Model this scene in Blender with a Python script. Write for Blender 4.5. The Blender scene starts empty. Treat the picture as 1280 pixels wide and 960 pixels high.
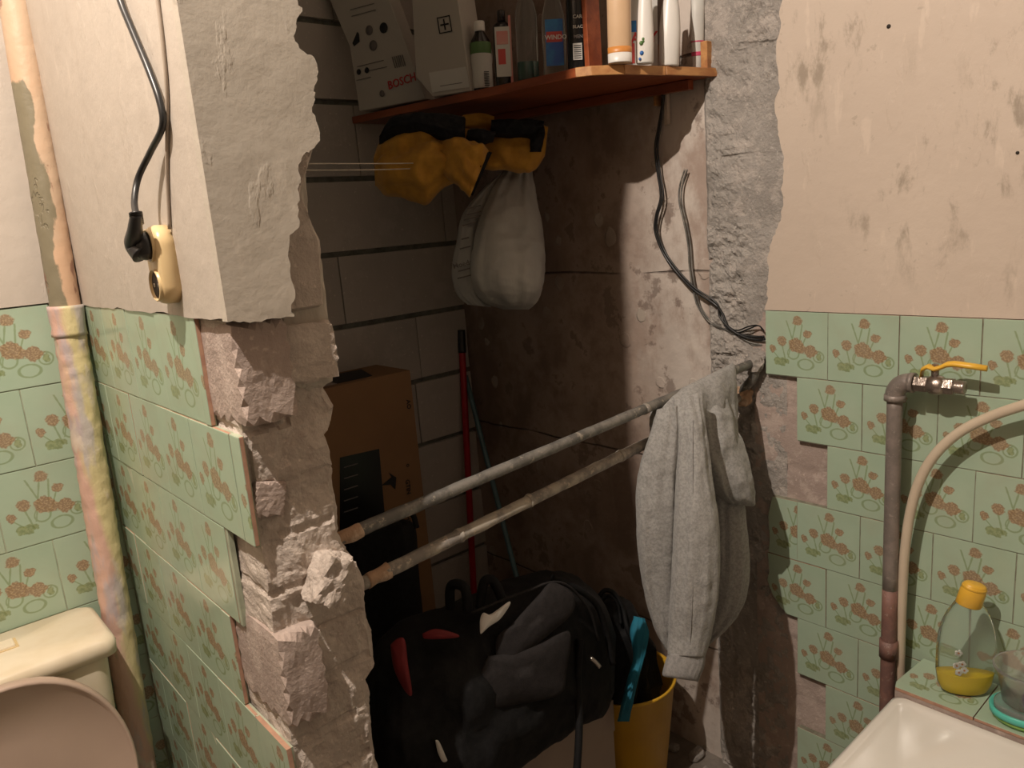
import bpy, bmesh, math, random
import numpy as np
from mathutils import Vector, Matrix, noise
random.seed(7)
SC = bpy.context.scene
COL = SC.collection
PI = math.pi

# ------------------------------------------------------------ camera, light, exposure
F = 955.0
CAMZ = 1.55
RM = Matrix(((0.74604349, 0.19652422, -0.63623686), (-0.66117335, 0.10500989, -0.74284771), (-0.07917641, 0.97485956, 0.20827852)))
cam_data = bpy.data.cameras.new('camera')
cam_data.sensor_width = 36.0
cam_data.lens = F / 1280.0 * 36.0
cam_data.clip_start = 0.02
cam = bpy.data.objects.new('camera', cam_data)
COL.objects.link(cam)
cam.matrix_world = Matrix.Translation((0, 0, CAMZ)) @ RM.to_4x4()
SC.camera = cam
world = bpy.data.worlds.new('world'); SC.world = world
world.use_nodes = True
world.node_tree.nodes['Background'].inputs[0].default_value = (1.0, 0.86, 0.74, 1)
world.node_tree.nodes['Background'].inputs[1].default_value = 0.17
LIGHT_POS = (-0.25, 0.66, 2.85)
ld = bpy.data.lights.new('bulb', 'POINT')
ld.energy = 165.0; ld.color = (1.0, 0.875, 0.755); ld.shadow_soft_size = 0.012
lo = bpy.data.objects.new('bulb', ld); COL.objects.link(lo); lo.location = LIGHT_POS
SC.view_settings.view_transform = 'Standard'
SC.view_settings.look = 'None'
SC.view_settings.gamma = 1.0
SC.view_settings.use_curve_mapping = False
SC.view_settings.exposure = 0.0

# ------------------------------------------------------------ helpers
def V(*a): return Vector(a)
def ray(x, y):
    return RM @ Vector(((x - 640) / F, -(y - 480) / F, -1.0))
ORG = Vector((0, 0, CAMZ))
def pd(x, y, d): return ORG + ray(x, y) * d
def pX(x, y, X): r = ray(x, y); return ORG + r * (X / r.x)
def pY(x, y, Y): r = ray(x, y); return ORG + r * (Y / r.y)
def pZ(x, y, Z): r = ray(x, y); return ORG + r * ((Z - CAMZ) / r.z)

def link(name, me, m=None, parent=None, smooth=False):
    o = bpy.data.objects.new(name, me); COL.objects.link(o)
    if m is not None and len(me.materials) == 0: me.materials.append(m)
    if parent is not None: o.parent = parent
    if smooth:
        for p in me.polygons: p.use_smooth = True
    return o
def tag(o, label, cat, group=None):
    o['label'] = label; o['category'] = cat
    if group: o['group'] = group
    return o
def thing(name, label, cat, loc=(0, 0, 0), group=None):
    o = bpy.data.objects.new(name, None); COL.objects.link(o); o.location = loc
    o.empty_display_size = 0.02
    return tag(o, label, cat, group)
def fix(o, root):
    """child mesh built in world space, parent kept at its own base"""
    o.parent = root
    o.matrix_parent_inverse = Matrix.Identity(4)
    bpy_mat = root.matrix_basis.inverted()
    o.data.transform(bpy_mat)
    return o
def from_bm(name, bm, m, parent=None, smooth=False, root=None):
    me = bpy.data.meshes.new(name)
    bmesh.ops.recalc_face_normals(bm, faces=bm.faces)
    bm.to_mesh(me); bm.free()
    o = link(name, me, m, parent, smooth)
    if root is not None: fix(o, root)
    return o
def bm_box(bm, lo, hi, bev=0.0, rot=None):
    r = bmesh.ops.create_cube(bm, size=1.0)
    vs = r['verts']
    c = [(a + b) / 2 for a, b in zip(lo, hi)]; s = [b - a for a, b in zip(lo, hi)]
    for v in vs: v.co = Vector((v.co.x * s[0], v.co.y * s[1], v.co.z * s[2]))
    if rot is not None:
        for v in vs: v.co = rot @ v.co
    for v in vs: v.co += Vector(c)
    if bev > 0:
        es = list({e for v in vs for e in v.link_edges})
        bmesh.ops.bevel(bm, geom=es, offset=bev, segments=2, profile=0.7, affect='EDGES')
    return bm
def box(name, lo, hi, m, root=None, bev=0.0, rot=None):
    bm = bmesh.new(); bm_box(bm, lo, hi, bev, rot)
    return from_bm(name, bm, m, root=root)
def bm_prism(bm, pts, vec):
    vs = [bm.verts.new(p) for p in pts]
    f = bm.faces.new(vs)
    r = bmesh.ops.extrude_face_region(bm, geom=[f])
    nv = [g for g in r['geom'] if isinstance(g, bmesh.types.BMVert)]
    bmesh.ops.translate(bm, verts=nv, vec=vec)
    return bm
def prism(name, pts, vec, m, root=None):
    bm = bmesh.new(); bm_prism(bm, pts, Vector(vec))
    bmesh.ops.triangulate(bm, faces=[f for f in bm.faces if len(f.verts) > 4])
    return from_bm(name, bm, m, root=root)
def catmull(P, n):
    P = [Vector(p) for p in P]
    out = []
    for i in range(len(P) - 1):
        p0 = P[max(i - 1, 0)]; p1 = P[i]; p2 = P[i + 1]; p3 = P[min(i + 2, len(P) - 1)]
        for k in range(n):
            t = k / n
            out.append(0.5 * ((2 * p1) + (p2 - p0) * t + (2 * p0 - 5 * p1 + 4 * p2 - p3) * t * t + (3 * p1 - p0 - 3 * p2 + p3) * t ** 3))
    out.append(P[-1]); return out
def grid_mesh(name, rows, closed, m, root=None, cap=True, smooth=True):
    """rows: list of rings of Vectors"""
    n = len(rows[0]); verts = [tuple(v) for r in rows for v in r]; faces = []
    for i in range(len(rows) - 1):
        for j in range(n if closed else n - 1):
            k = (j + 1) % n
            faces.append((i * n + j, i * n + k, (i + 1) * n + k, (i + 1) * n + j))
    if cap and closed:
        for base, rr in ((0, rows[0]), ((len(rows) - 1) * n, rows[-1])):
            c = sum((Vector(v) for v in rr), Vector()) / n
            verts.append(tuple(c)); ci = len(verts) - 1
            for j in range(n): faces.append((base + j, base + (j + 1) % n, ci))
    me = bpy.data.meshes.new(name); me.from_pydata(verts, [], faces); me.update()
    bm = bmesh.new(); bm.from_mesh(me); bmesh.ops.recalc_face_normals(bm, faces=bm.faces); bm.to_mesh(me); bm.free()
    o = link(name, me, m, None, smooth)
    if root is not None: fix(o, root)
    return o
def tube(name, pts, r, m, root=None, n=12, sub=6, jitter=0.0, smooth=True, rfun=None):
    P = catmull(pts, sub) if sub > 1 else [Vector(p) for p in pts]
    rows = []; up = None
    for i, p in enumerate(P):
        t = (P[min(i + 1, len(P) - 1)] - P[max(i - 1, 0)]).normalized()
        if up is None:
            up = t.orthogonal().normalized()
        up = (up - t * up.dot(t)).normalized(); b = t.cross(up)
        rr = r if rfun is None else rfun(i / (len(P) - 1))
        ring = []
        for k in range(n):
            a = 2 * PI * k / n
            dvec = up * math.cos(a) + b * math.sin(a)
            q = rr
            if jitter: q = rr + jitter * noise.noise((p + dvec * rr) * 60)
            ring.append(p + dvec * q)
        rows.append(ring)
    return grid_mesh(name, rows, True, m, root, smooth=smooth)
def lathe(name, prof, base, m, root=None, n=28, axis=None, sx=1.0, sy=1.0, rotz=0.0, smooth=True, cap=True):
    """prof: (radius, height); axis: matrix for direction"""
    rows = []
    for r, h in prof:
        ring = []
        for k in range(n):
            a = 2 * PI * k / n
            p = Vector((r * math.cos(a) * sx, r * math.sin(a) * sy, h))
            p = Matrix.Rotation(rotz, 3, 'Z') @ p
            if axis is not None: p = axis @ p
            ring.append(p + Vector(base))
        rows.append(ring)
    return grid_mesh(name, rows, True, m, root, cap=cap, smooth=smooth)
def fbm(p, oct=4, lac=2.1, gain=0.5):
    a = 1.0; s = 0.0; q = Vector(p)
    for _ in range(oct):
        s += a * noise.noise(q); q = q * lac + Vector((3.1, 1.7, 9.2)); a *= gain
    return s
def loft(name, rings, m, root=None, nl=10, n=40, p=2.3, fold=0.01, ff=(7, 2), seed=0.0, fine=0.003, cap=True, crease=0.0, roll=0.0):
    """soft body from silhouette pairs: ring = (x0,y0,x1,y1,depth,thickness[,depth1])"""
    A = [Vector(pd(r[0], r[1], r[4])) for r in rings]
    B = [Vector(pd(r[2], r[3], r[6] if len(r) > 6 else r[4])) for r in rings]
    T = catmull([Vector((r[5], 0, 0)) for r in rings], nl)
    A = catmull(A, nl); B = catmull(B, nl); rows = []
    for i in range(len(A)):
        v = i / (len(A) - 1)
        c = (A[i] + B[i]) / 2; a = (B[i] - A[i]) / 2
        w = (c - ORG); an = a.normalized() if a.length > 1e-6 else Vector((1, 0, 0))
        w = (w - an * w.dot(an)).normalized()
        th = max(T[i].x, 0.002)
        ring = []
        for k in range(n):
            an_ = 2 * PI * k / n
            cs, sn = math.cos(an_), math.sin(an_)
            e = 2.0 / p
            x = math.copysign(abs(cs) ** e, cs); y = math.copysign(abs(sn) ** e, sn)
            pt = c + a * x + w * (th * y)
            nd = (a.normalized() * cs * 0.35 + w * sn)
            f = fold * math.sin(ff[0] * x + 2.2 * fbm((x * 1.3 + seed, v * ff[1], seed), 2) * 2 + roll * v)
            f += fold * 0.9 * fbm((x * ff[0] * 0.45 + seed, v * ff[1] + (sn > 0) * 5, seed * 1.7), 3)
            if crease:
                cr = 1 - abs(fbm((pt.x * 11 + seed, pt.y * 11, pt.z * 11), 3)) * 2.2
                f += crease * max(cr, -0.3)
            pt = pt + nd * (f + fine * fbm(pt * 45, 2))
            ring.append(pt)
        rows.append(ring)
    return grid_mesh(name, rows, True, m, root, cap=cap)

# ------------------------------------------------------------ materials
class N:
    def __init__(s, name):
        s.m = bpy.data.materials.new(name); s.m.use_nodes = True
        s.t = s.m.node_tree; s.t.nodes.clear()
        s.out = s.t.nodes.new('ShaderNodeOutputMaterial')
        s.b = s.t.nodes.new('ShaderNodeBsdfPrincipled')
        s.t.links.new(s.b.outputs[0], s.out.inputs[0])
        s._tc = None
    def l(s, a, b): s.t.links.new(a, b)
    def new(s, ty, **k):
        n = s.t.nodes.new(ty)
        for a, v in k.items(): setattr(n, a, v)
        return n
    def obj(s):
        if s._tc is None: s._tc = s.new('ShaderNodeTexCoord')
        return s._tc.outputs['Object']
    def setv(s, sock, v):
        if isinstance(v, bpy.types.NodeSocket): s.l(v, sock)
        elif isinstance(v, (tuple, list)): sock.default_value = tuple(v) if len(v) == len(sock.default_value) else tuple(v) + (1,)
        else: sock.default_value = v
    def math(s, op, a, b=0.0, c=0.0, clamp=False):
        n = s.new('ShaderNodeMath', operation=op); n.use_clamp = clamp
        s.setv(n.inputs[0], a); s.setv(n.inputs[1], b); s.setv(n.inputs[2], c); return n.outputs[0]
    def noise(s, scale, detail=4, rough=0.55, vec=None, dist=0.0):
        n = s.new('ShaderNodeTexNoise'); n.inputs['Scale'].default_value = scale
        n.inputs['Detail'].default_value = detail; n.inputs['Roughness'].default_value = rough
        n.inputs['Distortion'].default_value = dist
        s.l(vec if vec is not None else s.obj(), n.inputs['Vector']); return n.outputs[0]
    def voro(s, scale, vec=None, feature='F1', out=0):
        n = s.new('ShaderNodeTexVoronoi', feature=feature); n.inputs['Scale'].default_value = scale
        s.l(vec if vec is not None else s.obj(), n.inputs['Vector']); return n.outputs[out]
    def step(s, v, a, b):
        n = s.new('ShaderNodeMapRange'); n.interpolation_type = 'SMOOTHSTEP'
        s.setv(n.inputs[0], v); n.inputs[1].default_value = a; n.inputs[2].default_value = b; return n.outputs[0]
    def mix(s, f, a, b):
        n = s.new('ShaderNodeMix', data_type='RGBA')
        s.setv(n.inputs[0], f); s.setv(n.inputs[6], a); s.setv(n.inputs[7], b); return n.outputs[2]
    def scalevec(s, sc, vec=None):
        n = s.new('ShaderNodeMapping'); n.inputs['Scale'].default_value = sc
        s.l(vec if vec is not None else s.obj(), n.inputs[0]); return n.outputs[0]
    def bump(s, h, dist, strength=1.0):
        n = s.new('ShaderNodeBump'); n.inputs['Strength'].default_value = strength
        n.inputs['Distance'].default_value = dist; s.l(h, n.inputs['Height'])
        s.l(n.outputs[0], s.b.inputs['Normal'])
    def fin(s, col, rough=0.8, metal=0.0, **k):
        s.setv(s.b.inputs['Base Color'], col); s.setv(s.b.inputs['Roughness'], rough)
        s.b.inputs['Metallic'].default_value = metal
        for a, v in k.items(): s.b.inputs[a.replace('_', ' ')].default_value = v
        return s.m
def srgb(r, g, b):
    f = lambda c: (c / 255) / 12.92 if c / 255 <= 0.04045 else ((c / 255 + 0.055) / 1.055) ** 2.4
    return (f(r), f(g), f(b), 1)
def simple(name, c1, c2=None, scale=20, rough=0.6, metal=0.0, bump=0.0, bs=60, **k):
    n = N(name)
    if c2 is None: c2 = tuple(x * 0.8 for x in c1[:3]) + (1,)
    col = n.mix(n.step(n.noise(scale), 0.35, 0.7), c1, c2)
    if bump: n.bump(n.noise(bs, 6), bump)
    return n.fin(col, rough, metal, **k)

def m_tile():
    n = N('green_floral_tile')
    sep = n.new('ShaderNodeSeparateXYZ'); n.l(n.obj(), sep.inputs[0])
    u = n.math('DIVIDE', sep.outputs[0], 0.15); v = n.math('DIVIDE', sep.outputs[1], 0.15)
    wob = n.noise(95, 2); wob2 = n.noise(150, 3)
    w = n.math('MULTIPLY', n.math('SUBTRACT', wob, 0.5), 0.07)
    def ell(cx, cy, rx, ry):
        a = n.math('DIVIDE', n.math('SUBTRACT', u, cx), rx); b = n.math('DIVIDE', n.math('SUBTRACT', v, cy), ry)
        return n.math('SQRT', n.math('ADD', n.math('MULTIPLY', a, a), n.math('MULTIPLY', b, b)))
    fl = None
    for cx, cy, rx, ry in ((.52, .86, .085, .075), (.68, .66, .07, .062), (.275, .54, .08, .072), (.12, .41, .06, .06), (.50, .49, .13, .105), (.59, .43, .09, .07), (.73, .41, .115, .095)):
        d = n.math('MULTIPLY', n.math('SUBTRACT', ell(cx, cy, rx, ry), 1.0), min(rx, ry))
        fl = d if fl is None else n.math('MINIMUM', fl, d)
    fl = n.math('ADD', fl, n.math('MULTIPLY', w, 1.2))
    mfl = n.step(fl, 0.006, -0.012)
    lf = None
    for cx, cy, rx, ry in ((.26, .22, .12, .07), (.86, .33, .05, .05)):
        d = n.math('MULTIPLY', n.math('SUBTRACT', ell(cx, cy, rx, ry), 1.0), min(rx, ry))
        lf = d if lf is None else n.math('MINIMUM', lf, d)
    mlf = n.step(n.math('ADD', lf, n.math('MULTIPLY', w, 1.3)), 0.005, -0.012)
    ol = None
    for cx, cy, rx, ry in ((.46, .36, .09, .09), (.66, .20, .12, .08), (.86, .33, .08, .08)):
        d = n.math('ABSOLUTE', n.math('MULTIPLY', n.math('SUBTRACT', ell(cx, cy, rx, ry), 1.0), min(rx, ry)))
        ol = d if ol is None else n.math('MINIMUM', ol, d)
    # stems: nearly vertical lines x = x0 + k*(v-v0) between v limits
    for x0, v0, x1, v1 in ((.50, .82, .38, .30), (.66, .62, .55, .35), (.275, .48, .34, .22), (.12, .38, .24, .25), (.35, .85, .47, .50), (.60, .80, .56, .52)):
        k = (x1 - x0) / (v1 - v0)
        xx = n.math('ADD', n.math('MULTIPLY', n.math('SUBTRACT', v, v0), k), x0)
        d = n.math('ABSOLUTE', n.math('SUBTRACT', u, xx))
        dv = n.math('SUBTRACT', n.math('ABSOLUTE', n.math('SUBTRACT', v, (v0 + v1) / 2)), abs(v1 - v0) / 2)
        d = n.math('MAXIMUM', d, dv)
        ol = n.math('MINIMUM', ol, d)
    mol = n.step(n.math('ADD', ol, n.math('MULTIPLY', w, 0.22)), 0.017, 0.004)
    base = n.mix(n.step(n.noise(9, 4), .3, .7), (.355, .465, .345, 1), (.395, .495, .375, 1))
    speck = n.mix(n.step(n.noise(260, 2), .45, .62), (.26, .15, .085, 1), (.40, .27, .155, 1))
    green = (.17, .23, .085, 1)
    c = n.mix(n.math('MULTIPLY', mol, .6), base, green)
    c = n.mix(n.math('MULTIPLY', mlf, .72), c, n.mix(n.step(wob2, .4, .6), (.15, .19, .06, 1), (.26, .30, .12, 1)))
    c = n.mix(n.math('MULTIPLY', mfl, .85), c, speck)
    # limescale / dirt film
    wc = n.new('ShaderNodeNewGeometry').outputs['Position']
    film = n.math('MULTIPLY', n.step(n.noise(14, 5, vec=wc), .42, .75), .22)
    c = n.mix(film, c, (.36, .33, .24, 1))
    n.bump(n.noise(18, 2), .0012, .5)
    rg = n.math('ADD', n.math('MULTIPLY', n.noise(22, 4, vec=wc), .25), .08)
    return n.fin(c, rg)
M = {}
M['tile'] = m_tile()
M['biscuit'] = simple('tile_edge_clay', (.46, .27, .18, 1), (.36, .2, .14, 1), 60, .9)

def m_paint(name, c1, c2, stain=0.5, stain_c=(.29, .235, .18, 1), bumpd=.004):
    n = N(name)
    wv = n.noise(2.2, 5)
    c = n.mix(n.step(wv, .3, .7), c1, c2)
    st = n.noise(15, 6, .68, vec=n.scalevec((1, 1, .42)), dist=.2)
    big = n.step(n.noise(2.6, 2), .40, .56)
    mask = n.math('MULTIPLY', n.math('MULTIPLY', n.step(st, .52, .66), big), stain * .85)
    c = n.mix(mask, c, stain_c)
    sp = n.math('MULTIPLY', n.step(n.noise(42, 4), .66, .72), .35 * stain)
    c = n.mix(sp, c, stain_c)
    lt = n.math('MULTIPLY', n.step(n.noise(30, 5, vec=n.scalevec((1, 1, .3))), .62, .7), .3)
    c = n.mix(lt, c, tuple(min(1, x * 1.2) for x in c1[:3]) + (1,))
    h = n.math('ADD', n.math('MULTIPLY', n.noise(6, 3), 1.0), n.math('MULTIPLY', n.noise(40, 6, .6), .28))
    h = n.math('ADD', h, n.math('MULTIPLY', n.step(n.noise(24, 5, vec=n.scalevec((1, 1, .35))), .6, .66), .12))
    n.bump(h, bumpd)
    return n.fin(c, n.math('ADD', n.math('MULTIPLY', st, .2), .55))
M['plaster_right'] = m_paint('stained_cream_paint', (.60, .50, .41, 1), (.54, .445, .365, 1), 1.0)
M['plaster_left'] = m_paint('cream_oil_paint', (.50, .445, .385, 1), (.455, .405, .35, 1), .12)
M['plaster_stub'] = m_paint('thick_whitewash', (.50, .45, .38, 1), (.44, .40, .34, 1), .18)
M['ceil_old'] = simple('smoky_old_ceiling', (.20, .17, .14, 1), (.16, .14, .11, 1), 4, .9)  # unseen ceiling, darkened to cut bounced light
M['ceil'] = simple('white_ceiling', (.22, .18, .14, 1), (.18, .14, .11, 1), 4, .9)  # for the unseen near and far-left walls, darkened to cut bounced light
M['cement'] = simple('dusty_cement', (.24, .21, .18, 1), (.15, .125, .10, 1), 9, .95, bump=.006, bs=45)

def m_rough(name, c1, c2, c3, bumpd=.006, s=1.0):
    n = N(name)
    c = n.mix(n.step(n.noise(5 * s, 5, .6), .36, .64), c1, c2)
    c = n.mix(n.math('MULTIPLY', n.step(n.noise(22 * s, 6, .7), .5, .62), .7), c, c3)
    c = n.mix(n.math('MULTIPLY', n.step(n.noise(90, 3), .62, .7), .5), c, tuple(x * 1.5 for x in c1[:3]) + (1,))
    h = n.math('ADD', n.noise(35, 8, .7), n.math('MULTIPLY', n.noise(140, 4), .25))
    n.bump(h, bumpd)
    return n.fin(c, .95)
M['rough_left'] = m_rough('broken_pinkish_masonry', (.54, .465, .405, 1), (.44, .375, .325, 1), (.60, .525, .46, 1), .005)
M['rough_scar'] = m_rough('grey_mortar_scar', (.38, .35, .32, 1), (.28, .255, .23, 1), (.46, .41, .37, 1), .006)
M['bed'] = m_rough('pink_tile_bed', (.43, .345, .30, 1), (.35, .275, .24, 1), (.50, .41, .36, 1), .003)
M['block'] = m_rough('aerated_block', (.47, .43, .39, 1), (.41, .375, .34, 1), (.50, .46, .42, 1), .0012, .4)
M['joint'] = simple('grey_green_mortar', (.20, .20, .17, 1), (.12, .12, .10, 1), 30, .95, bump=.003, bs=80)
M['grout_dark'] = simple('grey_brown_grout', (.27, .27, .20, 1), (.16, .15, .11, 1), 40, .9)
M['grout'] = simple('pale_grout', (.42, .46, .34, 1), (.30, .33, .24, 1), 30, .9)

def m_brown():
    n = N('stripped_brown_wall')
    base = n.mix(n.step(n.noise(4.5, 6, .65), .40, .60), (.21, .145, .112, 1), (.35, .265, .215, 1))
    # vertical brushing
    stv = n.noise(9, 5, .6, vec=n.scalevec((1, 1, .18)))
    base = n.mix(n.math('MULTIPLY', n.step(stv, .48, .66), .5), base, (.30, .22, .17, 1))
    # whitish paint rests near the doorway side
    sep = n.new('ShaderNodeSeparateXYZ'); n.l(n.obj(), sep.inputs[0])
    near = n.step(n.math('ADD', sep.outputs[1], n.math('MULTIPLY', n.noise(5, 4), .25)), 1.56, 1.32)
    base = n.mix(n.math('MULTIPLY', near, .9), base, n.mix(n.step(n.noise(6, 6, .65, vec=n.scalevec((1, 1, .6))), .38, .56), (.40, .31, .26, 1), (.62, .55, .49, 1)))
    p = n.voro(7.5, vec=n.scalevec((1, 1.2, 1)))
    pm = n.math('ADD', p, n.math('MULTIPLY', n.noise(14, 4), .35))
    low = n.step(n.noise(1.8, 2), .45, .56)
    base = n.mix(n.math('MULTIPLY', n.math('MULTIPLY', n.step(pm, .37, .34), low), .75), base, (.42, .36, .30, 1))
    base = n.mix(n.math('MULTIPLY', n.step(n.noise(9, 5, .65), .58, .64), .6), base, (.13, .085, .065, 1))
    # course joints: every 0.4 m
    zz = n.math('ADD', sep.outputs[2], n.math('MULTIPLY', n.noise(3, 3), .03))
    fr = n.math('ABSOLUTE', n.math('SUBTRACT', n.math('FRACT', n.math('DIVIDE', n.math('SUBTRACT', zz, .10), .52)), .5))
    jm = n.math('MULTIPLY', n.step(fr, .008, .002), n.step(n.noise(5, 3), .35, .55))
    base = n.mix(n.math('MULTIPLY', jm, .8), base, (.06, .04, .03, 1))
    h = n.math('SUBTRACT', n.math('ADD', n.noise(7, 4), n.math('MULTIPLY', n.noise(50, 6), .3)), n.math('MULTIPLY', jm, .9))
    h = n.math('ADD', h, n.math('MULTIPLY', n.step(pm, .36, .33), .3))
    n.bump(h, .006)
    return n.fin(base, .9)
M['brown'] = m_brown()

def m_pipe_peel():
    n = N('peeling_pink_pipe_paint')
    c = n.mix(n.step(n.noise(5, 4), .4, .6), (.54, .36, .235, 1), (.50, .37, .26, 1))
    s = n.math('ADD', n.noise(9, 6, .6, vec=n.scalevec((1, 1, .4))), n.math('MULTIPLY', n.noise(50, 4), .12))
    m = n.step(s, .60, .615)
    sep = n.new('ShaderNodeSeparateXYZ'); n.l(n.obj(), sep.inputs[0])
    side = n.math('MULTIPLY', n.step(n.math('ADD', sep.outputs[0], n.math('MULTIPLY', n.noise(16, 6, vec=n.scalevec((1, 1, .5))), .06)), .050, .047), n.step(n.math('ADD', sep.outputs[2], n.math('MULTIPLY', n.noise(14, 5), .25)), 1.99, 1.97))
    c = n.mix(n.math('MAXIMUM', side, m), c, (.20, .175, .115, 1))
    c = n.mix(n.math('MULTIPLY', n.step(n.noise(30, 5, vec=n.scalevec((1, 1, .4))), .62, .66), .7), c, (.22, .10, .07, 1))
    n.bump(n.math('ADD', n.math('MULTIPLY', m, -1.0), n.noise(50, 4)), .0015)
    return n.fin(c, .5)
M['peel'] = m_pipe_peel()
def m_pipe_rainbow():
    n = N('multicolour_drip_paint')
    v = n.scalevec((1, 1, .3))
    sp3 = n.new('ShaderNodeSeparateXYZ'); n.l(n.obj(), sp3.inputs[0])
    c = n.mix(n.step(n.math('ADD', sp3.outputs[0], n.math('MULTIPLY', n.noise(10, 5, vec=v), .11)), .050, .066), (.60, .385, .31, 1), (.58, .50, .27, 1))
    c = n.mix(n.math('MULTIPLY', n.step(n.noise(14, 5, vec=n.scalevec((1.3, 1.1, .28))), .52, .62), .75), c, (.42, .39, .42, 1))
    c = n.mix(n.math('MULTIPLY', n.step(n.noise(26, 5, vec=n.scalevec((.9, 1.2, .5))), .58, .66), .7), c, (.60, .52, .42, 1))
    c = n.mix(n.math('MULTIPLY', n.step(n.noise(19, 4, vec=n.scalevec((1.7, .8, .4))), .64, .7), .4), c, (.25, .33, .2, 1))
    n.bump(n.noise(35, 6, vec=n.scalevec((1, 1, .6))), .005)
    return n.fin(c, .42)
M['rainbow'] = m_pipe_rainbow()
def m_galv(name, c1, c2, c3, metal=.4, rough=.5):
    n = N(name)
    c = n.mix(n.step(n.noise(25, 5, .65), .4, .6), c1, c2)
    c = n.mix(n.step(n.noise(70, 4, .7), .58, .66), c, c3)
    n.bump(n.noise(120, 5), .001)
    return n.fin(c, rough, metal)
M['galv'] = m_galv('worn_galvanised', (.22, .21, .19, 1), (.13, .125, .115, 1), (.34, .31, .26, 1))
M['galv2'] = m_galv('limed_galvanised', (.40, .36, .30, 1), (.22, .20, .18, 1), (.50, .42, .33, 1), .15, .7)
M['riser'] = m_galv('grey_steel_riser', (.27, .225, .20, 1), (.21, .18, .16, 1), (.33, .285, .25, 1), .25, .45)
M['riser_red'] = m_galv('old_red_primer', (.24, .125, .10, 1), (.18, .10, .085, 1), (.32, .23, .19, 1), .1, .6)
M['rust_orange'] = m_rough('orange_sealing_paste', (.50, .32, .20, 1), (.36, .24, .16, 1), (.60, .46, .34, 1), .004)
M['brass'] = m_galv('nickel_valve', (.38, .32, .28, 1), (.28, .23, .2, 1), (.44, .38, .3, 1), .8, .28)
M['yellow_lever'] = simple('yellow_lever_paint', (.80, .46, .05, 1), (.72, .42, .05, 1), 30, .35)
M['hose'] = simple('cream_rubber_hose', (.60, .50, .38, 1), (.55, .45, .34, 1), 14, .35)
M['black_cable'] = simple('black_rubber', (.012, .012, .013, 1), (.02, .02, .02, 1), 30, .35)
M['cord'] = simple('painted_cord', (.42, .35, .28, 1), (.36, .30, .24, 1), 30, .6)
M['socket'] = simple('yellowed_bakelite', (.66, .50, .27, 1), (.60, .43, .22, 1), 12, .3)
M['dark'] = simple('dark_hole', (.03, .02, .015, 1), (.02, .015, .01, 1), 12, .8)
M['metal'] = simple('contact_metal', (.5, .45, .4, 1), None, 12, .3, 1.0)
M['cistern'] = simple('ivory_ceramic', (.74, .65, .50, 1), (.69, .59, .43, 1), 14, .22)
M['seat'] = simple('pinkish_beige_plastic', (.46, .345, .275, 1), (.43, .32, .255, 1), 5, .35)
M['enamel'] = simple('white_enamel', (.76, .72, .66, 1), (.72, .68, .62, 1), 6, .14)
M['wood'] = None
def m_wood(name, c1, c2, s=1.0, axis=(1, .12, 1), rough=.35):
    n = N(name)
    g = n.noise(40 * s, 5, .6, vec=n.scalevec(axis), dist=.3)
    c = n.mix(n.step(g, .35, .65), c1, c2)
    n.bump(g, .0008)
    return n.fin(c, rough)
M['wood'] = m_wood('red_varnished_wood', (.30, .075, .025, 1), (.20, .045, .016, 1))
M['rawwood'] = m_wood('raw_orange_wood', (.52, .27, .10, 1), (.36, .15, .055, 1), 1, (.2, 1, 1), .5)
def m_cloth(name, c1, c2, rough=.9, bs=500, b=.0006, sc=70):
    n = N(name)
    c = n.mix(n.step(n.noise(sc, 4, .7), .4, .62), c1, c2)
    n.bump(n.math('ADD', n.noise(bs, 3), n.math('MULTIPLY', n.noise(40, 4), 2.0)), b)
    m = n.fin(c, rough); n.b.inputs['Sheen Weight'].default_value = .15 if c1[0] > .2 else 0.0; n.b.inputs['Specular IOR Level'].default_value = .5 if c1[0] > .2 else .2; return m
M['hoodie'] = m_cloth('heather_grey_fleece', (.34, .335, .32, 1), (.255, .25, .24, 1), sc=160, b=.0012)
M['rib'] = m_cloth('ribbed_grey_cuff', (.30, .29, .28, 1), (.23, .225, .22, 1), sc=160)
M['jacket'] = m_cloth('mustard_workwear', (.50, .25, .022, 1), (.42, .20, .018, 1), .75, sc=20)
M['jacket_black'] = m_cloth('black_collar_cloth', (.010, .010, .012, 1), (.018, .018, .02, 1), .8)
M['nylon'] = m_cloth('black_nylon', (.006, .006, .0065, 1), (.010, .010, .0105, 1), .7)
M['greycamo'] = m_cloth('charcoal_panel_nylon', (.022, .0195, .0195, 1), (.017, .015, .015, 1), .85)
M['red'] = simple('red_fabric', (.20, .010, .014, 1), (.15, .008, .01, 1), 20, .7)
M['redstick'] = simple('red_painted_handle', (.42, .008, .018, 1), (.34, .006, .012, 1), 20, .35)
M['bluestick'] = simple('grey_blue_handle', (.10, .19, .22, 1), (.08, .15, .17, 1), 20, .45)
M['teal'] = simple('turquoise_cloth', (.012, .17, .26, 1), (.01, .13, .20, 1), 20, .8)
M['bucket'] = simple('yellow_plastic', (.70, .40, .03, 1), (.62, .34, .03, 1), 8, .4)
M['card'] = simple('brown_cardboard', (.27, .15, .07, 1), (.23, .125, .06, 1), 3, .85)
M['cardwhite'] = simple('white_cardboard', (.44, .41, .36, 1), (.40, .37, .33, 1), 5, .7)
M['carddull'] = simple('pale_pinkish_card', (.38, .30, .25, 1), (.33, .26, .22, 1), 5, .8)
M['ink'] = simple('black_print', (.012, .012, .012, 1), None, 5, .7)
M['inkgrey'] = simple('grey_print', (.16, .14, .13, 1), None, 5, .7)
M['inkred'] = simple('red_print', (.50, .03, .03, 1), None, 5, .6)
M['white'] = simple('white_plastic', (.72, .70, .66, 1), (.68, .66, .62, 1), 5, .35)
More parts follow.
